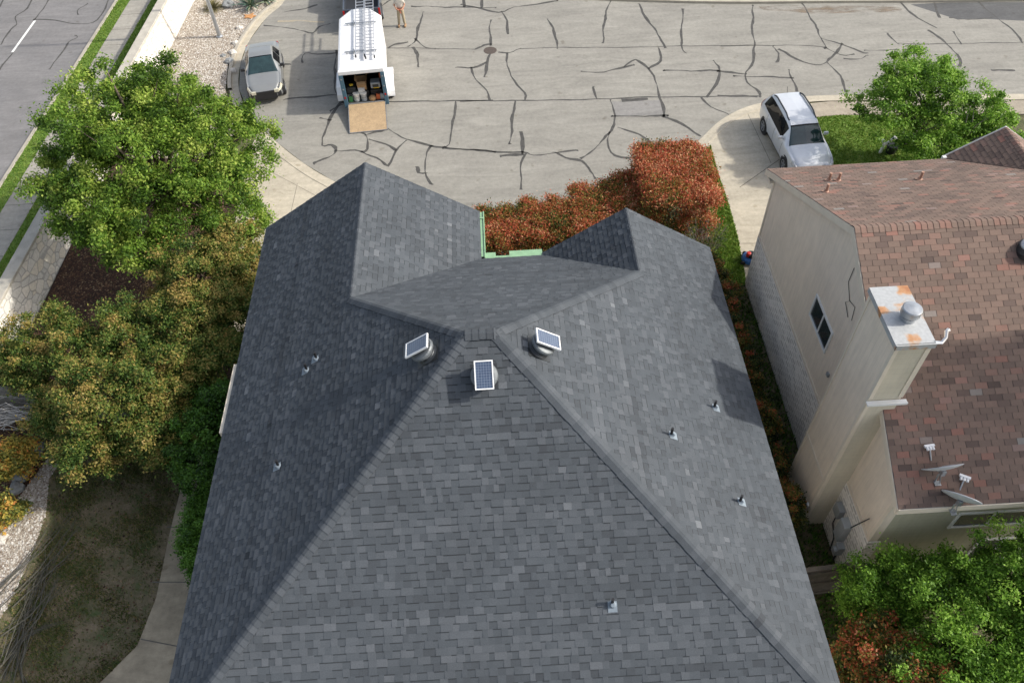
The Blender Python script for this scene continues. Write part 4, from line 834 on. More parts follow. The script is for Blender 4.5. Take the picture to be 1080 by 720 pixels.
def wheel(parent,x,y,r,wd=.21,side=1):
    M=Matrix.Rotation(rad(90)*side,4,'Y')
    mb=MB(); mb.lathe((x,y,r),[(r*.62,-wd/2),(r*.9,-wd/2),(r,-wd/2+.03),(r,wd/2-.03),(r*.93,wd/2),(r*.66,wd/2+.004),(r*.6,wd/2-.05)],28,M=M); w=mb.build('wheel','rubber',parent)
    mb=MB(); c=Vector((x,y,r))
    mb.lathe(c,[(r*.64,wd/2-.04),(r*.64,wd/2+.002),(r*.58,wd/2+.002),(r*.56,wd/2-.03)],28,M=M); mb.lathe(c,[(r*.14,wd/2-.04),(r*.14,wd/2),(r*.05,wd/2+.004)],14,M=M)
    for k_ in range(5):
        a=2*math.pi*k_/5+.3; q=Matrix.Translation(c+M@Vector((0,0,wd/2-.018)))@Matrix.Rotation(a,4,'X'); 
        vs=[q@Vector((sx_,sy,sz)) for sx_ in (-.008,.008) for sy,sz in ((-.035,.05),(.035,.05),(.022,r*.6),(-.022,r*.6))]; mb.mesh(vs,[(0,1,2,3),(4,5,6,7),(0,1,5,4),(1,2,6,5),(2,3,7,6),(3,0,4,7)])
    mb.build('rim','rim_silver',w); return w
def car(name,label,loc,heading,st,paintm,p):
    """local +Y is forward"""
    t=thing(name,label,'car',loc,heading,None); tab=surf_table(st); xs=np.linspace(st[0][0],st[-1][0],120); rs=np.linspace(0,7,46)
    mb=MB()
    for sd in (1,-1): skin_patch(tab,xs,[max(.001,r)*sd for r in rs] if sd>0 else [-(max(.001,r)) for r in rs],0,mb)
    # end caps
    for e in (0,-1):
        x=xs[e]; ring=[surf(tab,x,r) for r in rs]+[surf(tab,x,-max(r,.001)) for r in rs[::-1]]; mb.face(ring)
    body=mb.build('body',paintm,t,smooth=True)
    for pl in body.data.polygons:
        if len(pl.vertices)>4: pl.use_smooth=False
    H=p['hl']; L0,L1=st[0][0],st[-1][0]
    # glass
    mb=MB(); a,b_=p['ws']; r0=p.get('wsr',5.05)
    for sd in (1,-1): skin_patch(tab,np.linspace(a,b_,14),[sd*r for r in np.linspace(r0,7,10)],.006,mb)
    mb.build('windscreen','windscreen',t,smooth=True)
    mb=MB(); a=p['ws'][0]
    for sd in (1,-1): skin_patch(tab,np.linspace(a,a+.07,3),[sd*r for r in np.linspace(r0+.1,7,10)],.011,mb)
    mb.build('sun_band','side_glass',t,smooth=True)
    mb=MB(); a,b_=p['rw']
    for sd in (1,-1): skin_patch(tab,np.linspace(a,b_,12),[sd*r for r in np.linspace(5.1,7,8)],.006,mb)
    mb.build('rear_window','side_glass',t,smooth=True)
    for sd in (1,-1):
        for a,b_ in p['sw']:
            mb=MB(); skin_patch(tab,np.linspace(a,b_,14),[sd*r for r in np.linspace(4.08,4.86,6)],.006,mb); mb.build('side_window','side_glass',t,smooth=True)
        # door seams and sill trim
    for sd in (1,-1):
        for a in p['seams']: mb=MB(); skin_patch(tab,[a-.008,a+.008],[sd*r for r in np.linspace(1.9,4.0,10)],.004,mb); mb.build('door_seam','black_plastic',t)
        mb=MB(); skin_patch(tab,np.linspace(p['ax'][0]+.5,p['ax'][1]-.5,10),[sd*r for r in (1.2,1.6,2.1)],.006,mb); mb.build('sill_trim','black_plastic',t)
    for sd in (1,-1):
        for a in p['handles']:
            mb=MB(); q=surf(tab,a,3.7*sd); mb.obox(q+Vector((sd*.012,0,0)),.03,.17,.03); mb.build('door_handle',paintm,t,bevel=.01)
    # bumpers, lamps
    mb=MB(); a=L1
    for sd in (1,-1): skin_patch(tab,np.linspace(L1-p.get('fl',.28),L1,6),[sd*r for r in np.linspace(.8,p['fb'],8)],.012,mb)
    mb.box(-.5,.5,L1-.02,L1+.02,.3,.45+p.get('gr',0)); mb.build('front_bumper',p['bm'],t)
    mb=MB()
    for sd in (1,-1): skin_patch(tab,np.linspace(L0,L0+.15,4),[sd*r for r in np.linspace(.8,2.2,6)],.012,mb)
    mb.box(-.6,.6,L0-.012,L0+.03,.38,.5); mb.build('rear_bumper',p['bm'],t)
    for sd in (1,-1):
        mb=MB(); skin_patch(tab,np.linspace(L1-.38,L1-.02,8),[sd*r for r in np.linspace(3.5,5.1,7)],.014,mb); mb.box(sd*.42-.2*(sd<0)-0*.2,sd*.42+.2*(sd>0)+.0,L1-.06,L1+.03,H-.07,H+.06) ; mb.build('headlight',p['hm'],t,smooth=False)
        mb=MB(); skin_patch(tab,np.linspace(L0+.01,L0+.22,6),[sd*r for r in np.linspace(3.4,4.5,6)],.014,mb); mb.build('taillight','tail_red',t)
        mb=MB(); q=surf(tab,p['mir'],4.25*sd); mb.obox(q+Vector((sd*.14,0,.03)),.2,.11,.14); m_=mb.build('wing_mirror',p.get('mm',paintm),t,bevel=.04)
        for y in p['ax']:
            wdx=max(s[2] for s in st)
            ab=MB(); M=Matrix.Rotation(rad(90)*sd,4,'Y'); ab.lathe((sd*(wdx-.12),y,p['r']+.02),[(p['r']*1.17,0),(p['r']*1.17,.115),(p['r']*1.1,.118)],28,M=M); ab.build('wheel_arch','black_plastic',t)
            wheel(t,sd*(wdx-.085),y,p['r'],.2,sd)
    if p.get('rails'):
        for sd in (1,-1):
            mb=MB(); a,b_=p['rails']; pts=[surf(tab,x,5.35*sd)+Vector((0,0,.055 if 0<i<9 else .0)) for i,x in enumerate(np.linspace(a,b_,11))]; mb.tube(pts,.03,8); mb.build('roof_rail','dark_metal',t)
    
    mb=MB()
    for k_ in (-1,1): mb.tube([(k_*.35,p['ws'][1 if p['ws'][1]>p['ws'][0] else 0]-.03,H+.3),(k_*.35-.4,p['ws'][1]-.25,H+.42)],.008,4)
    return t,tab
# stations: y, zbottom, half sill, half belt, z belt, half top, z top  (rear -> front)
suv=[(-2.25,.45,.70,.68,.82,.6,.9),(-2.2,.38,.8,.78,.95,.62,1.1),(-2.05,.33,.88,.86,1.05,.6,1.35),(-1.8,.3,.9,.88,1.08,.58,1.58),(-1.3,.28,.91,.89,1.06,.6,1.66),(-.4,.27,.915,.89,1.03,.61,1.68),(.25,.27,.915,.885,1.0,.6,1.64),(.5,.27,.915,.885,.99,.6,1.56),(1.12,.27,.91,.88,.97,.76,1.08),(1.3,.27,.91,.87,.96,.8,1.05),(1.75,.28,.9,.85,.92,.76,.98),(2.08,.3,.86,.8,.82,.7,.87),(2.25,.36,.72,.68,.66,.6,.7)]
h=math.atan2(-1,.06)-math.pi/2
t,tab=car('parked_suv','white-silver suv with roof rails parked on the pale driveway, front toward the brown roof',(12.72,27.62,.012),h,suv,'paint_white_silver',dict(hl=.78,ws=(.45,1.12),wsr=5.1,rw=(-2.1,-1.85),sw=[(-1.8,.5)],seams=[-1.1,-.2,.75],handles=[-.95,-.05],ax=(-1.32,1.38),r=.34,fb=1.8,bm='black_plastic',hm='headlamp_clear',mir=.6,rails=(-1.7,.2)))
mb=MB(); mb.tube([(0,-1.75,1.6),(0,-1.85,1.85)],.008,5); mb.build('antenna','black_plastic',t)
mb=MB(); mb.obox((-.62,1.02,1.15),.12,.06,.02); mb.build('wiper','black_plastic',t)
sedan=[(-2.2,.45,.68,.66,.8,.6,.84),(-2.12,.36,.78,.76,.88,.66,.94),(-1.75,.3,.84,.82,.92,.68,.99),(-1.45,.28,.85,.83,.93,.66,1.04),(-.85,.26,.855,.83,.93,.54,1.38),(-.3,.25,.855,.83,.92,.55,1.42),(.2,.25,.855,.83,.91,.54,1.38),(.95,.25,.85,.82,.88,.7,.96),(1.2,.25,.85,.81,.86,.74,.92),(1.75,.27,.84,.78,.8,.7,.84),(2.05,.3,.76,.68,.7,.58,.74),(2.2,.36,.54,.48,.6,.42,.62)]
sedan=[(q[0]*.92,)+q[1:] for q in sedan]; h=math.atan2(-.985,.17)-math.pi/2
t,tab=car('parked_sedan','silver sedan with black front bumper parked by the gravel bed under the oak',(-10.8,35.15,.004),h,sedan,'paint_silver',dict(hl=.66,ws=(.08,.86),wsr=5.05,rw=(-1.3,-.85),sw=[(-.92,-.38),(-.33,.28)],seams=[-.36,.5,-.96],handles=[-.7,.0],ax=(-1.18,1.2),r=.31,fb=5.2,fl=.42,gr=.24,bm='black_plastic',hm='headlamp',mir=.45,mm='black_plastic'))
# pickup truck (only its tail reaches into the picture)
tr=thing('pickup_truck','dark grey pickup truck hitched in front of the white trailer','truck',(-6.35,39.35,.004),rad(4))
mb=MB(); mb.prism([(-.95,0),(.95,0),(.97,.3),(.97,5.3),(.85,5.6),(-.85,5.6),(-.97,5.3),(-.97,.3)],.5,.78); mb.box(-.95,-.85,0,2.0,.78,1.2); mb.box(.85,.95,0,2.0,.78,1.2); mb.box(-.95,.95,4.0,5.55,.78,1.15); mb.build('body','paint_charcoal',tr,bevel=.04)
mb=MB(); mb.box(-.85,.85,-.03,.05,.62,1.2); tg=mb.build('tailgate','paint_charcoal',tr,bevel=.03); mb=MB(); mb.obox((0,-.04,1.0),.22,.03,.06); mb.build('handle','black_plastic',tg)
mb=MB(); mb.box(-.85,.85,.05,2.0,.78,.82); mb.build('bed','bed_liner',tr)
mb=MB(); mb.box(-.93,.93,2.0,4.1,.78,1.25); mb.mesh([(-.93,2.0,1.25),(.93,2.0,1.25),(.93,4.1,1.25),(-.93,4.1,1.25),(-.7,2.2,1.82),(.7,2.2,1.82),(.7,3.5,1.82),(-.7,3.5,1.82)],[(4,5,6,7),(0,1,5,4),(1,2,6,5),(2,3,7,6),(3,0,4,7)]); cb_=mb.build('cab','paint_charcoal',tr,bevel=.05)
mb=MB(); mb.mesh([(-.85,1.99,1.3),(.85,1.99,1.3),(.68,2.17,1.76),(-.68,2.17,1.76)],[(0,1,2,3)]); mb.build('rear_window','side_glass',cb_)
mb=MB(); mb.mesh([(-.85,4.06,1.28),(.85,4.06,1.28),(.68,3.53,1.78),(-.68,3.53,1.78)],[(0,1,2,3)]); mb.build('windscreen','windscreen',cb_)
mb=MB(); mb.box(-.95,.95,-.22,-.04,.45,.6); mb.build('bumper','galvanised',tr,bevel=.03)
for sd in (1,-1):
    mb=MB(); mb.box(sd*.9-.05,sd*.9+.05,-.04,.02,.8,1.15); mb.build('taillight','tail_red',tr)
    for y in (1.1,4.55): wheel(tr,sd*.87,y,.4,.26,sd)
# ------------------------------------------------------------------ trailer
TR=(-5.72,32.2,.004); TA=rad(4.2)
tl=thing('cargo_trailer','white enclosed cargo trailer with open rear and wooden ramp let down','trailer',TR,TA)
W=1.0; FZ=.45; TZ=2.12
def tbox(name,matl,parent,boxes,bevel=0):
    mb=MB()
    for b_ in boxes: mb.box(*b_)
    return mb.build(name,matl,parent,bevel=bevel)
yl=4.55
mb=MB()
for sd in (1,-1):
    mb.box(min(sd*W,sd*(W-.03)),max(sd*W,sd*(W-.03)),.02,yl,FZ,TZ-.1)
    a=(sd*W,yl);b_=(sd*.42,5.35); mb.mesh([(a[0],a[1],FZ),(b_[0],b_[1],FZ),(b_[0],b_[1],TZ-.1),(a[0],a[1],TZ-.1)],[(0,1,2,3)])
mb.mesh([(-.42,5.35,FZ),(.42,5.35,FZ),(.42,5.35,TZ-.1),(-.42,5.35,TZ-.1)],[(0,1,2,3)])
mb.build('side_panel','trailer_white',tl)
# crowned roof with rounded eaves
mb=MB(); outl=[(-W,0),(W,0),(W,yl),(.42,5.37),(-.42,5.37),(-W,yl)]
lv=[(1.012,-.12),(1.012,-.04),(.985,0.01),(.9,.045),(.55,.06)]
n=len(outl)
for i in range(len(lv)-1):
    (k0,z0),(k1_,z1)=lv[i],lv[i+1]
    for j in range(n):
        p,q=outl[j],outl[(j+1)%n]; f=lambda v,k_:(v[0]*k_,2.6+(v[1]-2.6)*(1-(1-k_)*.4 if k_<1 else 1.003)); a=f(p,k0);b_=f(q,k0);c_=f(q,k1_);d=f(p,k1_)
        mb.mesh([(*a,TZ+z0),(*b_,TZ+z0),(*c_,TZ+z1),(*d,TZ+z1)],[(0,1,2,3)])
mb.face([(v[0]*.55,2.6+(v[1]-2.6)*.82,TZ+.06) for v in outl]); rf=mb.build('roof','trailer_white',tl,smooth=False)
tbox('floor','interior_dark',tl,[(-W+.03,W-.03,.0,5.3,FZ-.12,FZ)]); tbox('lining','interior_dark',tl,[(-W+.031,-W+.05,.06,yl,FZ,TZ-.12),(W-.05,W-.031,.06,yl,FZ,TZ-.12),(-W+.05,W-.05,.06,yl,TZ-.16,TZ-.13),(-W+.05,W-.05,4.3,4.33,FZ,TZ-.13)])
tbox('rear_header','trailer_white',tl,[(-W-.005,W+.005,-.03,.03,TZ-.2,TZ-.02)],.02)
for sd in (1,-1):
    a,b_=sorted((sd*(W-.17),sd*(W+.01))); o=tbox('rear_post','post_blue',tl,[(a,b_,-.04,.05,FZ-.18,TZ-.2)],.01)
    a,b_=sorted((sd*(W-.12),sd*(W-.05))); tbox('tail_lamp','tail_red',o,[(a,b_,-.055,-.04,.75,.85)])
    tbox('hinge','galvanised',o,[(a,b_,-.06,-.04,1.2,1.26),(a,b_,-.06,-.04,1.7,1.76)])
    # fender
    mb=MB(); a,b_=sorted((sd*(W+.01),sd*(W+.32))); pr=[(.45,.38),(.5,.62),(.75,.86),(2.05,.86),(2.3,.62),(2.35,.38)]
    for i in range(len(pr)-1):
        (ya,za),(yb_,zb)=pr[i],pr[i+1]; mb.mesh([(a,ya,za),(b_,ya,za),(b_,yb_,zb),(a,yb_,zb),(a,ya,za-.03),(b_,ya,za-.03),(b_,yb_,zb-.03),(a,yb_,zb-.03)],[(0,1,2,3),(4,5,6,7),(0,3,7,4),(1,2,6,5)])
    xx=b_ if sd>0 else a; mb.mesh([(xx,y,z) for y,z in pr]+[(xx,2.2,.45),(xx,2.0,.72),(xx,.8,.72),(xx,.6,.45)],[(0,1,8,9),(1,2,8),(2,3,7,8),(3,4,7),(4,5,6,7)]) ; mb.build('fender','trailer_white',tl)
    for y in (1.0,1.85): wheel(tl,sd*(W+.14),y,.33,.2,sd)
tbox('bumper','galvanised',tl,[(-W,W,-.03,.02,FZ-.2,FZ-.1)]); 
mb=MB(); mb.tube([(-.7,4.6,.35),(0,6.6,.45)],.05,8); mb.tube([(.7,4.6,.35),(0,6.6,.45)],.05,8); mb.tube([(0,6.4,.45),(0,6.4,.02)],.035,8); mb.build('tow_bar','black_plastic',tl)
rp=MB(); M=Matrix.Translation((.0,-.03,FZ-.02))@Matrix.Rotation(math.atan2(.38,1.62),4,'X'); rp.box(-.83,.83,-1.66,0,-.035,.0,M=M,t=.5); rpo=rp.build('ramp','osb',tl)
rp=MB(); rp.box(-.86,-.832,-1.68,0,-.05,.005,M=M); rp.box(.832,.86,-1.68,0,-.05,.005,M=M); rp.box(-.83,.83,-1.69,-1.662,-.05,.003,M=M); rp.build('ramp_frame','galvanised',rpo)
rp=MB(); rp.tube([(-.8,-.02,FZ),(.8,-.02,FZ)],.025,8); rp.build('ramp_hinge','galvanised',tl)
for y in (1.25,3.75):
    tbox('roof_rack','galvanised',tl,[(-.68,.78,y,y+.05,TZ+.12,TZ+.16),(-.6,-.56,y,y+.05,TZ+.02,TZ+.12),(.7,.74,y,y+.05,TZ+.02,TZ+.12),(-.68,-.1,y+.12,y+.15,TZ+.1,TZ+.13),(-.3,-.24,y-.03,y+.18,TZ+.08,TZ+.2)])
def ladder(label,xc,y0,L,z):
    t=thing('extension_ladder',label,'ladder',TR,TA,'ladders on the trailer roof')
    t.location=Vector(TR)+Matrix.Rotation(TA,3,'Z')@Vector((xc,y0,z)); 
    mb=MB(); hw=.195
    for sd in (1,-1): mb.box(sd*hw-.014,sd*hw+.014,0,L,0,.08)
    mb.build('rail','aluminium',t)
    y=.2
    while y<L-.1: mb=MB(); mb.tube([(-hw,y,.04),(hw,y,.04)],.018,8); mb.build('rung','aluminium',t); y+=.29
    mb=MB(); 
    for sd in (1,-1): mb.box(sd*hw-.03,sd*hw+.03,-.05,.05,-.015,.09)
    mb.build('foot','black_plastic',t)
ladder('left aluminium ladder lying along the white trailer roof',.03,.78,6.3,TZ+.165); ladder('right aluminium ladder on the trailer roof, set further back',.47,.6,5.9,TZ+.165)
# cargo
def cargo(name,label,cat,x,y,z,fn,rz=0):
    t=thing(name,label,cat,(0,0,0),TA+rz,'tools and boxes inside the trailer'); t.location=Vector(TR)+Matrix.Rotation(TA,3,'Z')@Vector((x,y,z)); fn(t); return t
def openbox(t,w,d,h,m='cardboard',flap=True):
    mb=MB(); k_=.012; mb.box(-w/2,w/2,-d/2,d/2,0,k_); 
    for b_ in ((-w/2,-w/2+k_,-d/2,d/2),(w/2-k_,w/2,-d/2,d/2),(-w/2+k_,w/2-k_,-d/2,-d/2+k_),(-w/2+k_,w/2-k_,d/2-k_,d/2)): mb.box(*b_,k_,h)
    mb.build('box_body',m,t)
    if flap:
        mb=MB(); mb.mesh([(-w/2,-d/2,h),(w/2,-d/2,h),(w/2,-d/2-.12,h-.07),(-w/2,-d/2-.12,h-.07)],[(0,1,2,3)]); mb.mesh([(-w/2,-d/2,h),(-w/2,d/2,h),(-w/2-.08,d/2,h+.1),(-w/2-.08,-d/2,h+.1)],[(0,1,2,3)]); mb.mesh([(w/2,-d/2,h),(w/2,d/2,h),(w/2+.08,d/2,h+.1),(w/2+.08,-d/2,h+.1)],[(0,1,2,3)]); mb.build('flap',m,t)
cargo('cardboard_box','open brown cardboard box in the middle of the trailer load','box',-.12,.62,FZ+.42,lambda t:openbox(t,.4,.5,.42))
cargo('paper_stack','white paper pad leaning below the cardboard box','paper',-.16,.3,FZ+.42,lambda t:(lambda m:(m.obox((0,0,.05),.3,.2,.08,.1,rx=.3),m.build('sheets','paper_white',t)))(MB()))
def toolbox(m,w=.5,d=.4,h=.35):
    def f(t):
        mb=MB(); mb.box(-w/2,w/2,-d/2,d/2,0,h*.7); mb.build('case',m,t,bevel=.02)
        mb=MB(); mb.box(-w/2-.005,w/2+.005,-d/2-.005,d/2+.005,h*.7+.004,h); l=mb.build('lid',m,t,bevel=.02)
        mb=MB(); mb.tube([(-w*.2,0,h),(-w*.2,0,h+.05),(w*.2,0,h+.05),(w*.2,0,h)],.012,6); mb.build('handle','black_plastic',l)
    return f
cargo('tool_chest','black tool chest under the open cardboard box','tool box',-.12,.62,FZ,toolbox('black_plastic',.55,.5,.36))
cargo('tool_case','dark grey tool case with yellow marker at the left wall','tool box',-.62,.55,FZ+.3,toolbox('dark_metal',.42,.45,.3))
cargo('storage_bin','grey storage bin under the dark case at the left','bin',-.62,.5,FZ,toolbox('grey_box',.44,.5,.26))
cargo('yellow_tape','yellow measuring tool lying on the dark tool case','tool',-.6,.5,FZ+.6,lambda t:(lambda m:(m.obox((0,0,.05),.16,.1,.08,.3),m.build('case','yellow_plastic',t,bevel=.02)))(MB()))
cargo('compressor','grey machine with printed front on the right of the load','machine',.5,.55,FZ+.45,lambda t:(lambda m:(m.box(-.22,.22,-.2,.2,0,.28),m.build('housing','pale_box',t,bevel=.03),(lambda q:(q.box(-.14,.14,-.212,-.203,.06,.2),q.build('panel','dark_metal',t)))(MB()),(lambda q:(q.box(-.1,.16,-.215,-.204,.01,.05),q.build('yellow_strip','yellow_plastic',t)))(MB())))(MB()))
cargo('crate','black crate under the grey machine','crate',.5,.55,FZ,toolbox('black_plastic',.5,.5,.4))
def bucket(col):
    def f(t):
        mb=MB(); mb.lathe((0,0,0),[(.13,0),(.15,.34)],20); mb.build('pail',col,t); mb=MB(); mb.lathe((0,0,.34),[(.16,0),(.16,.03),(.14,.035)],20); mb.build('lid','paper_white',t)
        mb=MB(); mb.tube([(-.155,0,.3),(-.1,-.15,.2),(.1,-.15,.2),(.155,0,.3)],.005,5); mb.build('handle','dark_metal',t)
    return f
cargo('bucket','left white-lidded bucket at the trailer threshold','bucket',-.42,.24,FZ,bucket('paper_white')); cargo('bucket','white-lidded bucket right of its twin, below the cardboard box','bucket',-.1,.22,FZ,bucket('pale_box'))
def jug(col):
    def f(t):
        mb=MB(); mb.box(-.1,.1,-.08,.08,0,.26,taper=.02); mb.build('container',col,t,bevel=.02); mb=MB(); mb.lathe((.03,0,.26),[(.03,0),(.03,.05)],12); mb.build('cap','black_plastic',t)
    return f
cargo('fuel_can','orange fuel can by the right post of the trailer','can',.55,.2,FZ,jug('orange_plastic')); cargo('red_can','red-orange container stacked high at the right wall','can',.8,.75,FZ+.75,jug('orange_plastic'))
cargo('green_bottle','green jug in the left corner of the trailer threshold','jug',-.7,.2,FZ,jug('green_plastic')); cargo('small_jug','pale jug in the right corner of the trailer threshold','jug',.74,.2,FZ,jug('pale_box'))
cargo('brown_bag','crumpled brown bag on the trailer floor right of the buckets','bag',.28,.2,FZ,lambda t:(lambda m:(m.lathe((0,0,0),[(.16,0),(.18,.08),(.12,.16),(.05,.19)],9),m.build('sack','cardboard',t)))(MB()))
# ------------------------------------------------------------------ person
def skinned(name,nodes,edges,matl,parent,root,sub=2):
    keys=list(nodes); me=bpy.data.meshes.new(name); me.from_pydata([nodes[k_][0] for k_ in keys],[(keys.index(a),keys.index(b_)) for a,b_ in edges],[])
    me.materials.append(MATS[matl]); o=bpy.data.objects.new(name,me); link(o,parent)
    md=o.modifiers.new('skin','SKIN'); md.use_smooth_shade=True; sk=me.skin_vertices[0].data
    for i,k_ in enumerate(keys): r=nodes[k_][1]; sk[i].radius=(r,r) if not isinstance(r,tuple) else r; sk[i].use_root=(k_==root)
    sb=o.modifiers.new('sub','SUBSURF'); sb.levels=sub; sb.render_levels=sub; return o
pe=thing('person','person in beige shirt and khaki trousers standing beside the trailer, hands at the waist','person',(-4.42,39.62,.004),rad(0))
N={'pel':((0,0,.95),(.15,.11)),'wa':((0,.0,1.1),(.145,.105)),'ch':((0,.0,1.32),(.175,.12)),'nk':((0,.0,1.47),.065),'nk2':((0,-.01,1.53),.058),'hd':((0,-.03,1.62),(.082,.098)),'tp':((0,-.02,1.71),(.07,.085))}
E_=[('pel','wa'),('wa','ch'),('ch','nk'),('nk','nk2'),('nk2','hd'),('hd','tp')]
for sd,s in ((-1,'l'),(1,'r')):
    N.update({'sh'+s:((sd*.17,0,1.41),.062),'el'+s:((sd*.27,-.02,1.14),.045),'wr'+s:((sd*.14,-.22,1.03),.032),'pm'+s:((sd*.08,-.26,1.0),(.04,.022)),'hp'+s:((sd*.09,0,.9),.095),'kn'+s:((sd*.12,-.02,.5),.06),'an'+s:((sd*.15,0,.09),.04),'to'+s:((sd*.17,-.15,.04),.035)})
    E_+=[('ch','sh'+s),('sh'+s,'el'+s),('el'+s,'wr'+s),('wr'+s,'pm'+s),('pel','hp'+s),('hp'+s,'kn'+s),('kn'+s,'an'+s),('an'+s,'to'+s)]
    for i in range(4):
        a='f%d%s'%(i,s); N[a]=((sd*(.055-.0),-.285+i*.018*0,.985-.018*i+.03),.009); N[a+'b']=((sd*.02,-.29+.004*i,.975-.018*i+.03),.008); E_+=[('pm'+s,a),(a,a+'b')]
    N['th'+s]=((sd*.05,-.25,1.04),.01); E_+=[('pm'+s,'th'+s)]
body=skinned('body',N,E_,'skin',pe,'pel')
T={'pel':((0,0,.97),(.17,.125)),'lo':((0,0,.9),(.16,.12))}; TE=[('pel','lo')]
for sd,s in ((-1,'l'),(1,'r')):
    T.update({'hp'+s:((sd*.095,0,.82),.1),'kn'+s:((sd*.12,-.02,.5),.082),'an'+s:((sd*.15,0,.1),.07)}); TE+=[('lo','hp'+s),('hp'+s,'kn'+s),('kn'+s,'an'+s)]
skinned('trousers',T,TE,'khaki',pe,'pel')
S={'a':((0,0,.96),(.175,.135)),'b':((0,0,1.12),(.17,.13)),'c':((0,0,1.34),(.195,.14)),'d':((0,0,1.46),.085)}; SE=[('a','b'),('b','c'),('c','d')]
for sd,s in ((-1,'l'),(1,'r')): S.update({'sh'+s:((sd*.18,0,1.4),.082),'el'+s:((sd*.245,-.01,1.2),.068)}); SE+=[('c','sh'+s),('sh'+s,'el'+s)]
skinned('shirt',S,SE,'beige_shirt',pe,'a')
for sd in (-1,1):
    mb=MB(); mb.obox((sd*.165,-.07,.05),.1,.29,.1,sd*-.12); mb.build('shoe','boot_tan',pe,bevel=.03)
mb=MB(); mb.lathe((0,0,0),[(.03,1.735),(.075,1.73),(.1,1.68),(.102,1.62)],16); mb.lathe((0,-.1,0),[(.085,1.665),(.08,1.675)],14); mb.build('cap','beige_shirt',pe)
mb=MB()
for sd in (-1,1): mb.lathe((sd*.032,-.125,1.635),[(.008,-.004),(.011,0),(.008,.004)],8,M=Matrix.Rotation(rad(90),4,'X'))
mb.build('eyes','hair_dark',pe)
mb=MB(); mb.mesh([(-.014,-.12,1.6),(.014,-.12,1.6),(0,-.152,1.6),(0,-.122,1.645)],[(0,1,2),(0,2,3),(2,1,3)]); mb.build('nose','skin',pe)
mb=MB(); mb.tube([(-.025,-.118,1.575),(0,-.125,1.573),(.025,-.118,1.575)],.005,6); mb.build('mouth','glove_orange',pe)
mb=MB(); mb.tube([(-.19,-.1,.985),(-.1,-.17,.98),(0,-.19,.97),(.1,-.17,.98),(.19,-.1,.985)],.028,8); mb.tube([(0,-.19,.96),(.01,-.2,.85),(.04,-.18,.78)],.02,6); mb.build('waist_strap','glove_orange',pe)
# ------------------------------------------------------------------ lawn mower
mw=thing('lawn_mower','blue push mower with red cap and dark handle at the corner of the cream house','lawn mower',(9.0,21.2,.016),rad(-20))
M0=(0,0,0)
mb=MB(); mb.lathe((.35,0,0),[(.3,.08),(.33,.12),(.3,.22),(.22,.27)],22); mb.build('deck','blue_plastic',mw)
mb=MB(); mb.lathe((.35,0,.27),[(.16,0),(.16,.12),(.1,.16)],18); mb.build('engine','black_plastic',mw)
mb=MB(); mb.lathe((.25,-.06,.3),[(.085,0),(.085,.16),(.04,.18)],14); mb.build('fuel_cap','red_plastic',mw)
for a,b_ in ((.12,-.28),(.12,.28),(.6,-.28),(.6,.28)):
    mb=MB(); mb.lathe((a,b_,.09),[(.03,-.03),(.09,-.025),(.09,.025),(.03,.03)],18,M=Matrix.Rotation(rad(90),4,'X')); mb.build('wheel','rubber',mw)
mb=MB()
for dy in (-.2,.2): mb.tube([(.4,dy*.8,.25),(.75,dy,.6),(1.1,dy,1.0)],.025,8)
mb.tube([(1.1,-.2,1.0),(1.1,.2,1.0)],.03,8); mb.build('handle','black_plastic',mw)
mb=MB(); mb.obox((.75,0,.5),.35,.3,.25,0,ry=-.7); mb.build('grass_bag','grey_box',mw,bevel=.05)
# planter with black and white ornaments on the right lawn
pt=thing('garden_ornament','black and white ornament under the tree behind the brown roof','ornament',(16.55,27.0,.02))
mb=MB(); mb.lathe((.18,0,0),[(.18,0),(.24,.35),(.22,.38)],18); mb.build('pot','black_plastic',pt)
mb=MB(); mb.tube([(-.25,0,0),(-.22,0,.45),(-.3,.05,.6)],[.07,.06,.04],8); mb.tube([(-.22,0,.4),(-.05,0,.55),(.15,.1,.65)],[.05,.05,.05],8); mb.lathe((-.3,.05,.55),[(.05,0),(.1,.05),(.05,.1)],10); mb.lathe((.18,.1,.62),[(.05,0),(.11,.05),(.05,.1)],10); mb.build('white_figure','white_frame',pt)
# ------------------------------------------------------------------ plants
def tree(name,label,cat,base,blobs,leafm,ncl,per,crad,leaf,barkm='bark',r0=.14,nb=20,group=None,fork=.35,seed=1,**kw):
    t=thing(name,label,cat,base,0,group); o,cs=crown('crown',leafm,t,blobs,ncl,per,crad,leaf,seed=seed,**kw); branches('trunk',barkm,t,base,cs,r0,nb,fork,seed); return t
tree('oak_tree','large bright green oak beside the stone wall, covering the upper left','tree',(-13.2,25.6,.04),[(-12.50,23.75,4.4,2.9,2.9,2.5),(-10.20,24.35,4.2,1.8,2.4,2.0),(-14.00,22.05,3.6,1.8,1.7,1.5),(-13.60,25.45,4.6,2.0,1.8,1.7),(-11.60,21.45,3.7,2.0,1.6,1.5),(-9.90,22.35,3.7,1.5,1.5,1.4),(-11.80,26.15,4.8,1.5,1.4,1.4),(-15.00,23.95,4.0,1.2,1.3,1.1),(-12.20,20.45,3.2,1.5,1.1,1.1),(-13.50,21.05,3.0,1.2,1.0,.9),(-9.00,24.75,4.0,1.1,1.4,1.3),(-9.20,21.55,3.2,1.1,1.0,1.0)],'oak_leaf',600,300,.38,.056,r0=.2,nb=110,jag=1.32,seed=5,t0=.48,tc=.2,tl=.17,hollow=.35)
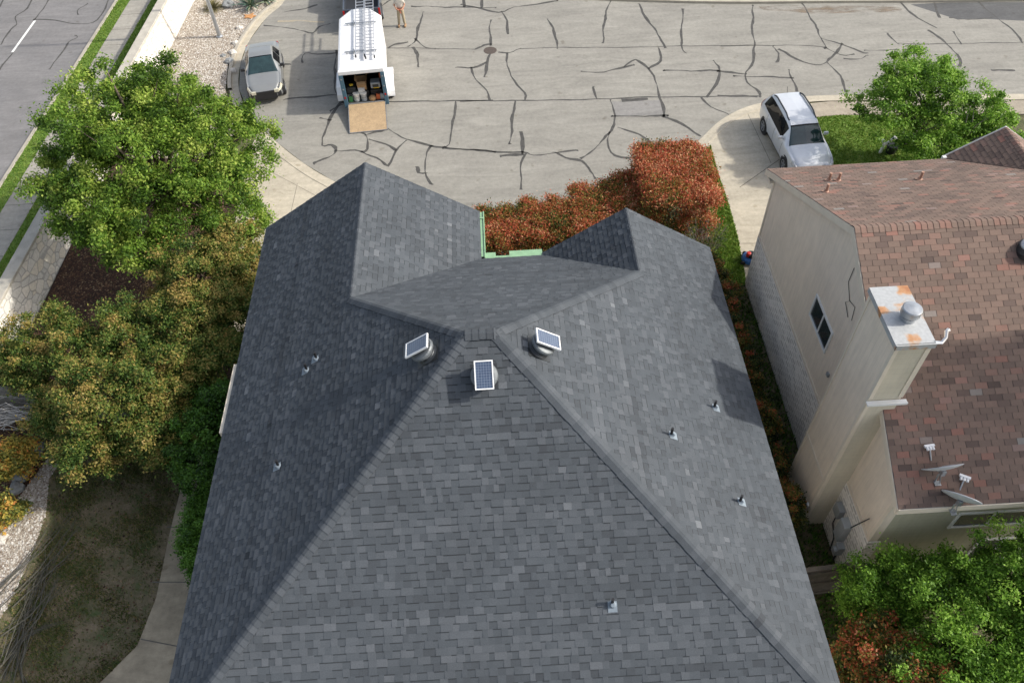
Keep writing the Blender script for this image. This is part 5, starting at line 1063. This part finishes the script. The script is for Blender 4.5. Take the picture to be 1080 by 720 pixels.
tree('shade_tree','open green tree on the front lawn behind the brown roof','tree',(17.6,27.4,.02),[(16.6,26.6,3.2,1.9,1.6,1.3),(18.1,25.8,2.6,2.0,1.5,1.2),(15.2,26.2,2.8,1.3,1.2,.9),(19.3,25.4,2.1,1.4,1.2,1.0),(17.0,28.0,3.3,1.3,1.0,.9),(16.9,24.8,1.9,1.6,1.0,.9),(18.6,24.0,1.9,1.5,1.0,.9)],'spring_leaf',290,190,.32,.054,barkm='grey_bark',r0=.13,nb=90,seed=8,t0=.52,tc=.14,tl=.2,hollow=.25,squash=.6,jag=1.3)
PG='photinia trees along the left side'
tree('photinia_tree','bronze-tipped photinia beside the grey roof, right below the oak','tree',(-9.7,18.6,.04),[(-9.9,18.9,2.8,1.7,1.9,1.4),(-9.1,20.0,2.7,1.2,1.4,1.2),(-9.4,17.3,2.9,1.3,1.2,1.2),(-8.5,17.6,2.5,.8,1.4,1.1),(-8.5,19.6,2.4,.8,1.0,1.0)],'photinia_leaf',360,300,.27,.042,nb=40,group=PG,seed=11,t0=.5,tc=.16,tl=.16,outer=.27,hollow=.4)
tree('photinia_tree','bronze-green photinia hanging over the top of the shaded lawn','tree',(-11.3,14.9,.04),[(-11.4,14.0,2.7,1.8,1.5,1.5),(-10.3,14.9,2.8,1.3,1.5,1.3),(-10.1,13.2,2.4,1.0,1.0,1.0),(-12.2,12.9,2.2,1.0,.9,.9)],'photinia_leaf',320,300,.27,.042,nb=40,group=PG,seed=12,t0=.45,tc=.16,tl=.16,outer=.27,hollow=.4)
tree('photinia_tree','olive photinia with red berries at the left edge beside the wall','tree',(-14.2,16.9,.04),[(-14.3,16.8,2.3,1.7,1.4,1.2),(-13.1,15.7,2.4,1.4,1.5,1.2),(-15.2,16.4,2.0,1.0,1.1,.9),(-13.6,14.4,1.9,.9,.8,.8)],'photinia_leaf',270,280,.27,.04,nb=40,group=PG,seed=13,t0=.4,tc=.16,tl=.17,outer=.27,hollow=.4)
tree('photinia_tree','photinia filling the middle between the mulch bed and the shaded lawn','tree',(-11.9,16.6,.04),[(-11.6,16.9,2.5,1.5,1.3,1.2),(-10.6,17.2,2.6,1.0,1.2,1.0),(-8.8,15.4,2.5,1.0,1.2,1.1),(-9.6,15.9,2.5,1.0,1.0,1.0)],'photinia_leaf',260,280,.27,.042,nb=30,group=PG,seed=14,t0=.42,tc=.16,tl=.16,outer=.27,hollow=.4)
tree('evergreen_shrub','dark green shrub squeezed against the grey roof edge above the walkway','shrub',(-8.7,12.6,.0),[(-8.75,12.5,2.2,.9,1.2,1.5),(-8.4,13.8,2.4,.8,.8,1.2)],'dark_leaf',160,260,.22,.042,nb=12,seed=15,r0=.08,t0=.42,hollow=.4)
tree('evergreen_shrub','bright green clipped shrub along the roof edge beside the walkway','shrub',(-8.5,10.7,.0),[(-8.55,10.6,1.2,.62,1.5,1.1)],'dark_leaf',130,260,.2,.036,nb=10,seed=16,r0=.06,t0=.68,hollow=.5)
tree('yellow_shrub','upper yellow-orange shrub at the left edge above the boulders','shrub',(-15.4,13.75,.0),[(-15.4,13.75,.75,.85,.75,.6)],'yellow_leaf',60,130,.25,.05,nb=10,seed=17,r0=.03,hollow=.3,t0=.5)
tree('yellow_shrub','lower yellow shrub at the left edge beside the river gravel','shrub',(-15.2,12.0,.0),[(-15.2,12.0,.6,.75,.5,.5)],'yellow_leaf',36,120,.24,.05,nb=10,seed=18,r0=.03,hollow=.3,t0=.42)
# hedges
def boxhedge(name,label,base,boxes,leafm,ncl,per,crad,leaf,seed,t0=.55,group=None,outer=.3):
    """clipped hedge: clumps over top and sides of boxes (x0,x1,y0,y1,z)"""
    t=thing(name,label,'hedge',base,0,group); r=np.random.default_rng(seed); bl=[]
    for (a,b_,c_,d,z) in boxes:
        n=int(ncl*(b_-a)*(d-c_)/sum((q[1]-q[0])*(q[3]-q[2]) for q in boxes))+4
        for _ in range(n):
            f=r.random()
            if f<.55: p=(r.uniform(a,b_),r.uniform(c_,d),z-abs(r.normal(0,.12)))
            elif f<.7: p=(r.uniform(a,b_),r.uniform(c_,d),r.uniform(.3,z))
            else:
                sd=r.integers(4); zz=r.uniform(.3,z); p=[(a,r.uniform(c_,d),zz),(b_,r.uniform(c_,d),zz),(r.uniform(a,b_),c_,zz),(r.uniform(a,b_),d,zz)][sd]
            bl.append(p)
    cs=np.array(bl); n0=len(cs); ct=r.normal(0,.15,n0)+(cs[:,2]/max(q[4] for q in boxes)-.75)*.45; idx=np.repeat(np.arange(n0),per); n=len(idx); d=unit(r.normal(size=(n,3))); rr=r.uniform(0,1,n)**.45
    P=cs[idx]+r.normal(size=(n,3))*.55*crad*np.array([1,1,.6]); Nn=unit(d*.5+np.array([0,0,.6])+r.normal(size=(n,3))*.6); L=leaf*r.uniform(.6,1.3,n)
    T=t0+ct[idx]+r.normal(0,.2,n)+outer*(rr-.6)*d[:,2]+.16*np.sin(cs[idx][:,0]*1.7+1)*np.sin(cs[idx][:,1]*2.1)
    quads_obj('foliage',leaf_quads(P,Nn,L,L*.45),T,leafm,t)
    mb=MB(); rd=random.Random(seed)
    for (a,b_,c_,dd,z) in boxes:
        for _ in range(max(4,int((b_-a)*(dd-c_)*2.5))):
            x=rd.uniform(a+.2,b_-.2);y=rd.uniform(c_+.2,dd-.2); mb.tube([(x,y,0),(x+rd.uniform(-.15,.15),y+rd.uniform(-.15,.15),z*.5),(x+rd.uniform(-.4,.4),y+rd.uniform(-.4,.4),z*.92)],[.03,.02,.008],5)
    mb.build('stems','bark',t,world=True); return t
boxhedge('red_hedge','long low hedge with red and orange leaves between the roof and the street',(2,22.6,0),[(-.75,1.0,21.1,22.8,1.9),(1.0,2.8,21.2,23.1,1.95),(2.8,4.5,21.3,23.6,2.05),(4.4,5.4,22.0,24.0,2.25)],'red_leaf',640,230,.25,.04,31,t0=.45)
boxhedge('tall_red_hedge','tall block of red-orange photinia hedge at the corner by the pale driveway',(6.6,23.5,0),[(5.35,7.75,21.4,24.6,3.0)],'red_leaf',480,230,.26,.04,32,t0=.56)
SG='reddish shrubs in the gap between the houses'
for i,(x,y,z,r_,t0,lb) in enumerate([(7.45,19.9,.8,.6,.42,'red-green shrub beside the side lawn, nearest the tall red hedge'),(7.6,18.6,.9,.7,.38,'red-green shrub opposite the front corner of the cream wall'),(7.6,17.0,1.0,.65,.42,'rusty shrub in the house gap just above the gable shadow'),(7.65,15.3,.9,.6,.4,'rusty shrub in the house gap level with the brick wall middle'),(7.7,13.6,.9,.55,.36,'dark red shrub in the gap level with the side window'),(7.7,12.0,.8,.5,.38,'sparse red shrub in the gap just before the chimney foot'),(7.65,10.4,1.0,.55,.45,'orange-red shrub against the foot of the chimney')]):
    tree('gap_shrub',lb,'shrub',(x,y,0),[(x,y,z*.85,r_*.9,.8,z*.85)],'red_leaf',60,130,.17,.038,nb=8,group=SG,seed=50+i,r0=.03,t0=t0-.2,tc=.22,hollow=.3)
# bare twiggy shrub
def twigs(name,label,cat,base,n,L,spread,r0,matl,seed,upz=1,leafm=None):
    rd=random.Random(seed); t=thing(name,label,cat,base); mb=MB()
    for i in range(n):
        a=rd.uniform(0,6.28); l=L*rd.uniform(.6,1.1); e=Vector((math.cos(a)*spread*rd.uniform(.3,1),math.sin(a)*spread*rd.uniform(.3,1),l*upz)); m_=e*.5+Vector((rd.uniform(-.1,.1),rd.uniform(-.1,.1),l*.08)); mb.tube([(0,0,0),m_,e],[r0,r0*.6,r0*.2],5)
        for k_ in range(4):
            f=rd.uniform(.4,1); s=m_.lerp(e,f); q=s+Vector((rd.uniform(-.3,.3),rd.uniform(-.3,.3),rd.uniform(0,.3)))*spread; mb.tube([s,q],[r0*.4,r0*.12],4)
    mb.build('twigs',matl,t); return t
bs=twigs('bare_shrub','grey-brown nearly bare shrub between the roof corner and tall red hedge','shrub',(7.35,20.9,0),60,2.1,.85,.014,'grey_bark',61)
crown('foliage','photinia_leaf',bs,[(7.35,20.9,1.3,.8,.7,.8)],40,40,.25,.035,t0=.5,seed=62)
# bottom right trees
BG='bushy trees behind the brown roof house'
tree('garden_tree','fresh green tree filling the lower right corner','tree',(10.6,5.6,0),[(10.2,5.9,2.9,1.9,1.5,1.5),(11.9,5.6,3.1,1.5,1.6,1.4),(10.0,4.7,2.6,1.4,1.4,1.3)],'spring_leaf',400,280,.27,.04,nb=110,jag=1.3,group=BG,seed=71,t0=.5,tc=.13,tl=.18,hollow=.35)
tree('garden_tree','green tree growing against the rear wall right below the satellite dishes','tree',(12.0,7.3,0),[(11.7,7.3,3.3,1.3,.9,1.2),(12.6,7.2,4.0,1.0,.9,1.1),(13.0,7.2,5.0,.7,.7,.9),(11.9,6.6,4.3,.6,.6,.8),(10.9,7.1,2.7,.9,.8,.9)],'spring_leaf',190,280,.25,.038,nb=70,jag=1.35,group=BG,seed=72,t0=.5,tc=.13,tl=.18,hollow=.3)
tree('garden_tree','smaller green tree overhanging the dark fence and meter boxes','tree',(9.2,7.3,0),[(9.1,7.4,2.4,1.1,.8,.9),(8.7,7.0,2.0,.6,.6,.7),(9.9,7.5,2.6,.8,.6,.8)],'spring_leaf',180,280,.24,.038,nb=50,jag=1.35,group=BG,seed=73,t0=.42,tc=.13,tl=.18,hollow=.3)
tree('photinia_bush','red-tipped photinia bush against the roof edge in the lower right','shrub',(8.2,4.9,0),[(8.25,5.6,2.2,1.0,1.2,1.2),(8.3,4.2,2.4,1.0,.9,1.2),(8.9,4.9,2.7,.8,.9,.9)],'red_leaf',230,280,.22,.04,nb=20,seed=74,t0=.32,tc=.2,tl=.2,hollow=.35)
tree('tall_tree','tall green tree beyond the right picture edge, shading the brown roof','tree',(17.8,10.2,-.03),[(17.9,10.4,10.2,1.5,1.2,1.5),(17.3,8.8,9.6,1.2,1.0,1.2),(18.5,9.2,11.2,1.2,1.1,1.2),(18.1,9.4,12.2,1.6,1.1,1.2),(18.9,10.4,12.9,1.2,1.0,1.0),(18.2,8.8,10.0,1.3,1.0,1.0)],'spring_leaf',460,170,.4,.085,nb=30,r0=.22,seed=75,hollow=.2,fork=.7)
# agave and spiky grass
def spiky(name,label,base,n,L,w,matl,seed,curve=.4):
    rd=random.Random(seed); t=thing(name,label,'plant',base); mb=MB()
    for i in range(n):
        a=rd.uniform(0,6.28); el=rd.uniform(.25,1.35); l=L*rd.uniform(.7,1.1); d=Vector((math.cos(a)*math.cos(el),math.sin(a)*math.cos(el),math.sin(el))); sd=Vector((-math.sin(a),math.cos(a),0)); pts=[]
        for k_ in range(6):
            f=k_/5; p=d*l*f+Vector((0,0,-curve*l*f*f*.5)); ww=w*(1-f**2.2)*(.6+f*.8 if f<.5 else 1); pts.append((p,ww))
        vs=[];
        for p,ww in pts: vs+= [p-sd*ww+Vector((0,0,ww*.4)),p,p+sd*ww+Vector((0,0,ww*.4))]
        mb.mesh(vs,[(k_*3+j,k_*3+j+1,k_*3+j+4,k_*3+j+3) for k_ in range(5) for j in range(2)],t=rd.random())
    mb.build('leaves',matl,t); return t
spiky('agave','spiky blue-green agave at the top of the pale gravel bed',(g(266,8)[0],g(266,8)[1],.08),54,1.2,.065,'agave_leaf',81)
spiky('agave','second agave right behind the first by the curved kerb',(g(281,3)[0],g(281,3)[1],.08),40,.95,.06,'agave_leaf',82)
spiky('ornamental_grass','tuft of dry olive ornamental grass beside the metal pole',(g(226,11)[0],g(226,11)[1],.05),300,.9,.012,'dry_grass_leaf',83,.8)
# cut branches on the lawn
bp=thing('branch_pile','long bare cut branches lying in a loose pile on the shaded lawn','branches',(-13.6,9.6,.03)); rd=random.Random(91); mb=MB()
lines=[((82,540),(45,580),(5,612)),((85,550),(58,585),(20,625)),((70,560),(40,600),(0,640)),((60,595),(35,640),(0,690)),((62,615),(30,650),(2,672)),((52,590),(40,640),(20,700)),((45,600),(25,655),(5,715)),((83,575),(50,605),(15,640)),((38,610),(18,660),(2,700)),((58,650),(25,675),(-5,712)),((28,675),(22,700),(24,722)),((44,570),(20,600),(-5,625)),((60,610),(40,650),(8,690)),((35,620),(22,670),(12,722))]
for i in range(38):
    a,m_,b_=lines[i%len(lines)] if i<14 else lines[rd.randrange(len(lines))]; j=lambda q,s:g(q[0]+rd.uniform(-s,s),q[1]+rd.uniform(-s,s),.04+rd.uniform(0,.22)); A_,M_,B_=j(a,2 if i<14 else 9),j(m_,2 if i<14 else 8),j(b_,2 if i<14 else 9)
    r_=rd.uniform(.006,.012) if i>13 else rd.uniform(.01,.018); mb.tube([A_,M_,B_],[r_*.4,r_,r_*1.1],5)
    for _ in range(3):
        f=rd.random(); s=Vector(A_).lerp(Vector(M_),f); e=s+(Vector(A_)-Vector(M_)).normalized()*rd.uniform(.3,.9)+Vector((rd.uniform(-.3,.3),rd.uniform(-.2,.2),.05)); mb.tube([s,e],[r_*.4,r_*.15],4)
mb.build('cut_branch','cut_branch',bp,world=True)
tb=thing('bare_branches','tangle of pale bare branches by the fence at the left picture edge','branches',(-16.2,15.6,.3)); mb=MB(); rd=random.Random(92)
for i in range(46):
    a=g(rd.uniform(-25,5),rd.uniform(425,455),rd.uniform(.5,1.4)); b_=g(rd.uniform(15,62),rd.uniform(420,455),rd.uniform(.6,1.7)); m_=(Vector(a)+Vector(b_))/2+Vector((rd.uniform(-.2,.2),rd.uniform(-.2,.2),rd.uniform(.0,.4))); mb.tube([a,m_,b_],[.016,.011,.004],4)
mb.tube([g(-20,385,1.2),g(5,398,1.6),g(22,412,1.8)],[.03,.025,.015],6)
for b_ in ((-20,388),(30,380),(45,372),(50,385)): mb.tube([g(20,412,1.2),g(b_[0],b_[1],2.2)],[.018,.005],5)
mb.build('twig','pale_branch',tb,world=True)
# ------------------------------------------------------------------ sky, sun, camera
EL,AZ=rad(37),rad(2)   # sun stands over +X, shadows fall to -X and slightly +Y
d=Vector((math.cos(EL)*math.cos(AZ),-math.cos(EL)*math.sin(AZ),math.sin(EL)))
sun=bpy.data.lights.new('sun','SUN'); sun.energy=2.8; sun.angle=rad(1.2); sun.color=(1,.95,.86); so=bpy.data.objects.new('sun',sun); C.objects.link(so); so.rotation_euler=d.to_track_quat('Z','Y').to_euler()
wd=bpy.data.worlds.new('World'); bpy.context.scene.world=wd; wd.use_nodes=True; nt=wd.node_tree; bg=nt.nodes['Background']; sk=nt.nodes.new('ShaderNodeTexSky'); sk.sky_type='NISHITA'; sk.sun_disc=False; sk.sun_elevation=EL; sk.sun_rotation=math.atan2(d.x,d.y); sk.air_density=1.0; sk.dust_density=3.0; sk.ozone_density=.6
hs=nt.nodes.new('ShaderNodeHueSaturation'); hs.inputs['Saturation'].default_value=.62; nt.links.new(sk.outputs[0],hs.inputs['Color']); nt.links.new(hs.outputs[0],bg.inputs[0]); bg.inputs[1].default_value=.15
cam=bpy.data.cameras.new('camera'); co=bpy.data.objects.new('camera',cam); C.objects.link(co); cam.sensor_width=36; cam.lens=FPX/1080*36; cam.clip_end=1500; cam.clip_start=.1
M=Matrix([[RC[i][j] for j in range(3)] for i in range(3)]).to_4x4(); M.translation=Vector((0,0,HC)); co.matrix_world=M
sc=bpy.context.scene; sc.camera=co; sc.view_settings.view_transform='Standard'; sc.view_settings.look='None'; sc.view_settings.gamma=1; sc.view_settings.use_curve_mapping=False; sc.view_settings.exposure=0.6
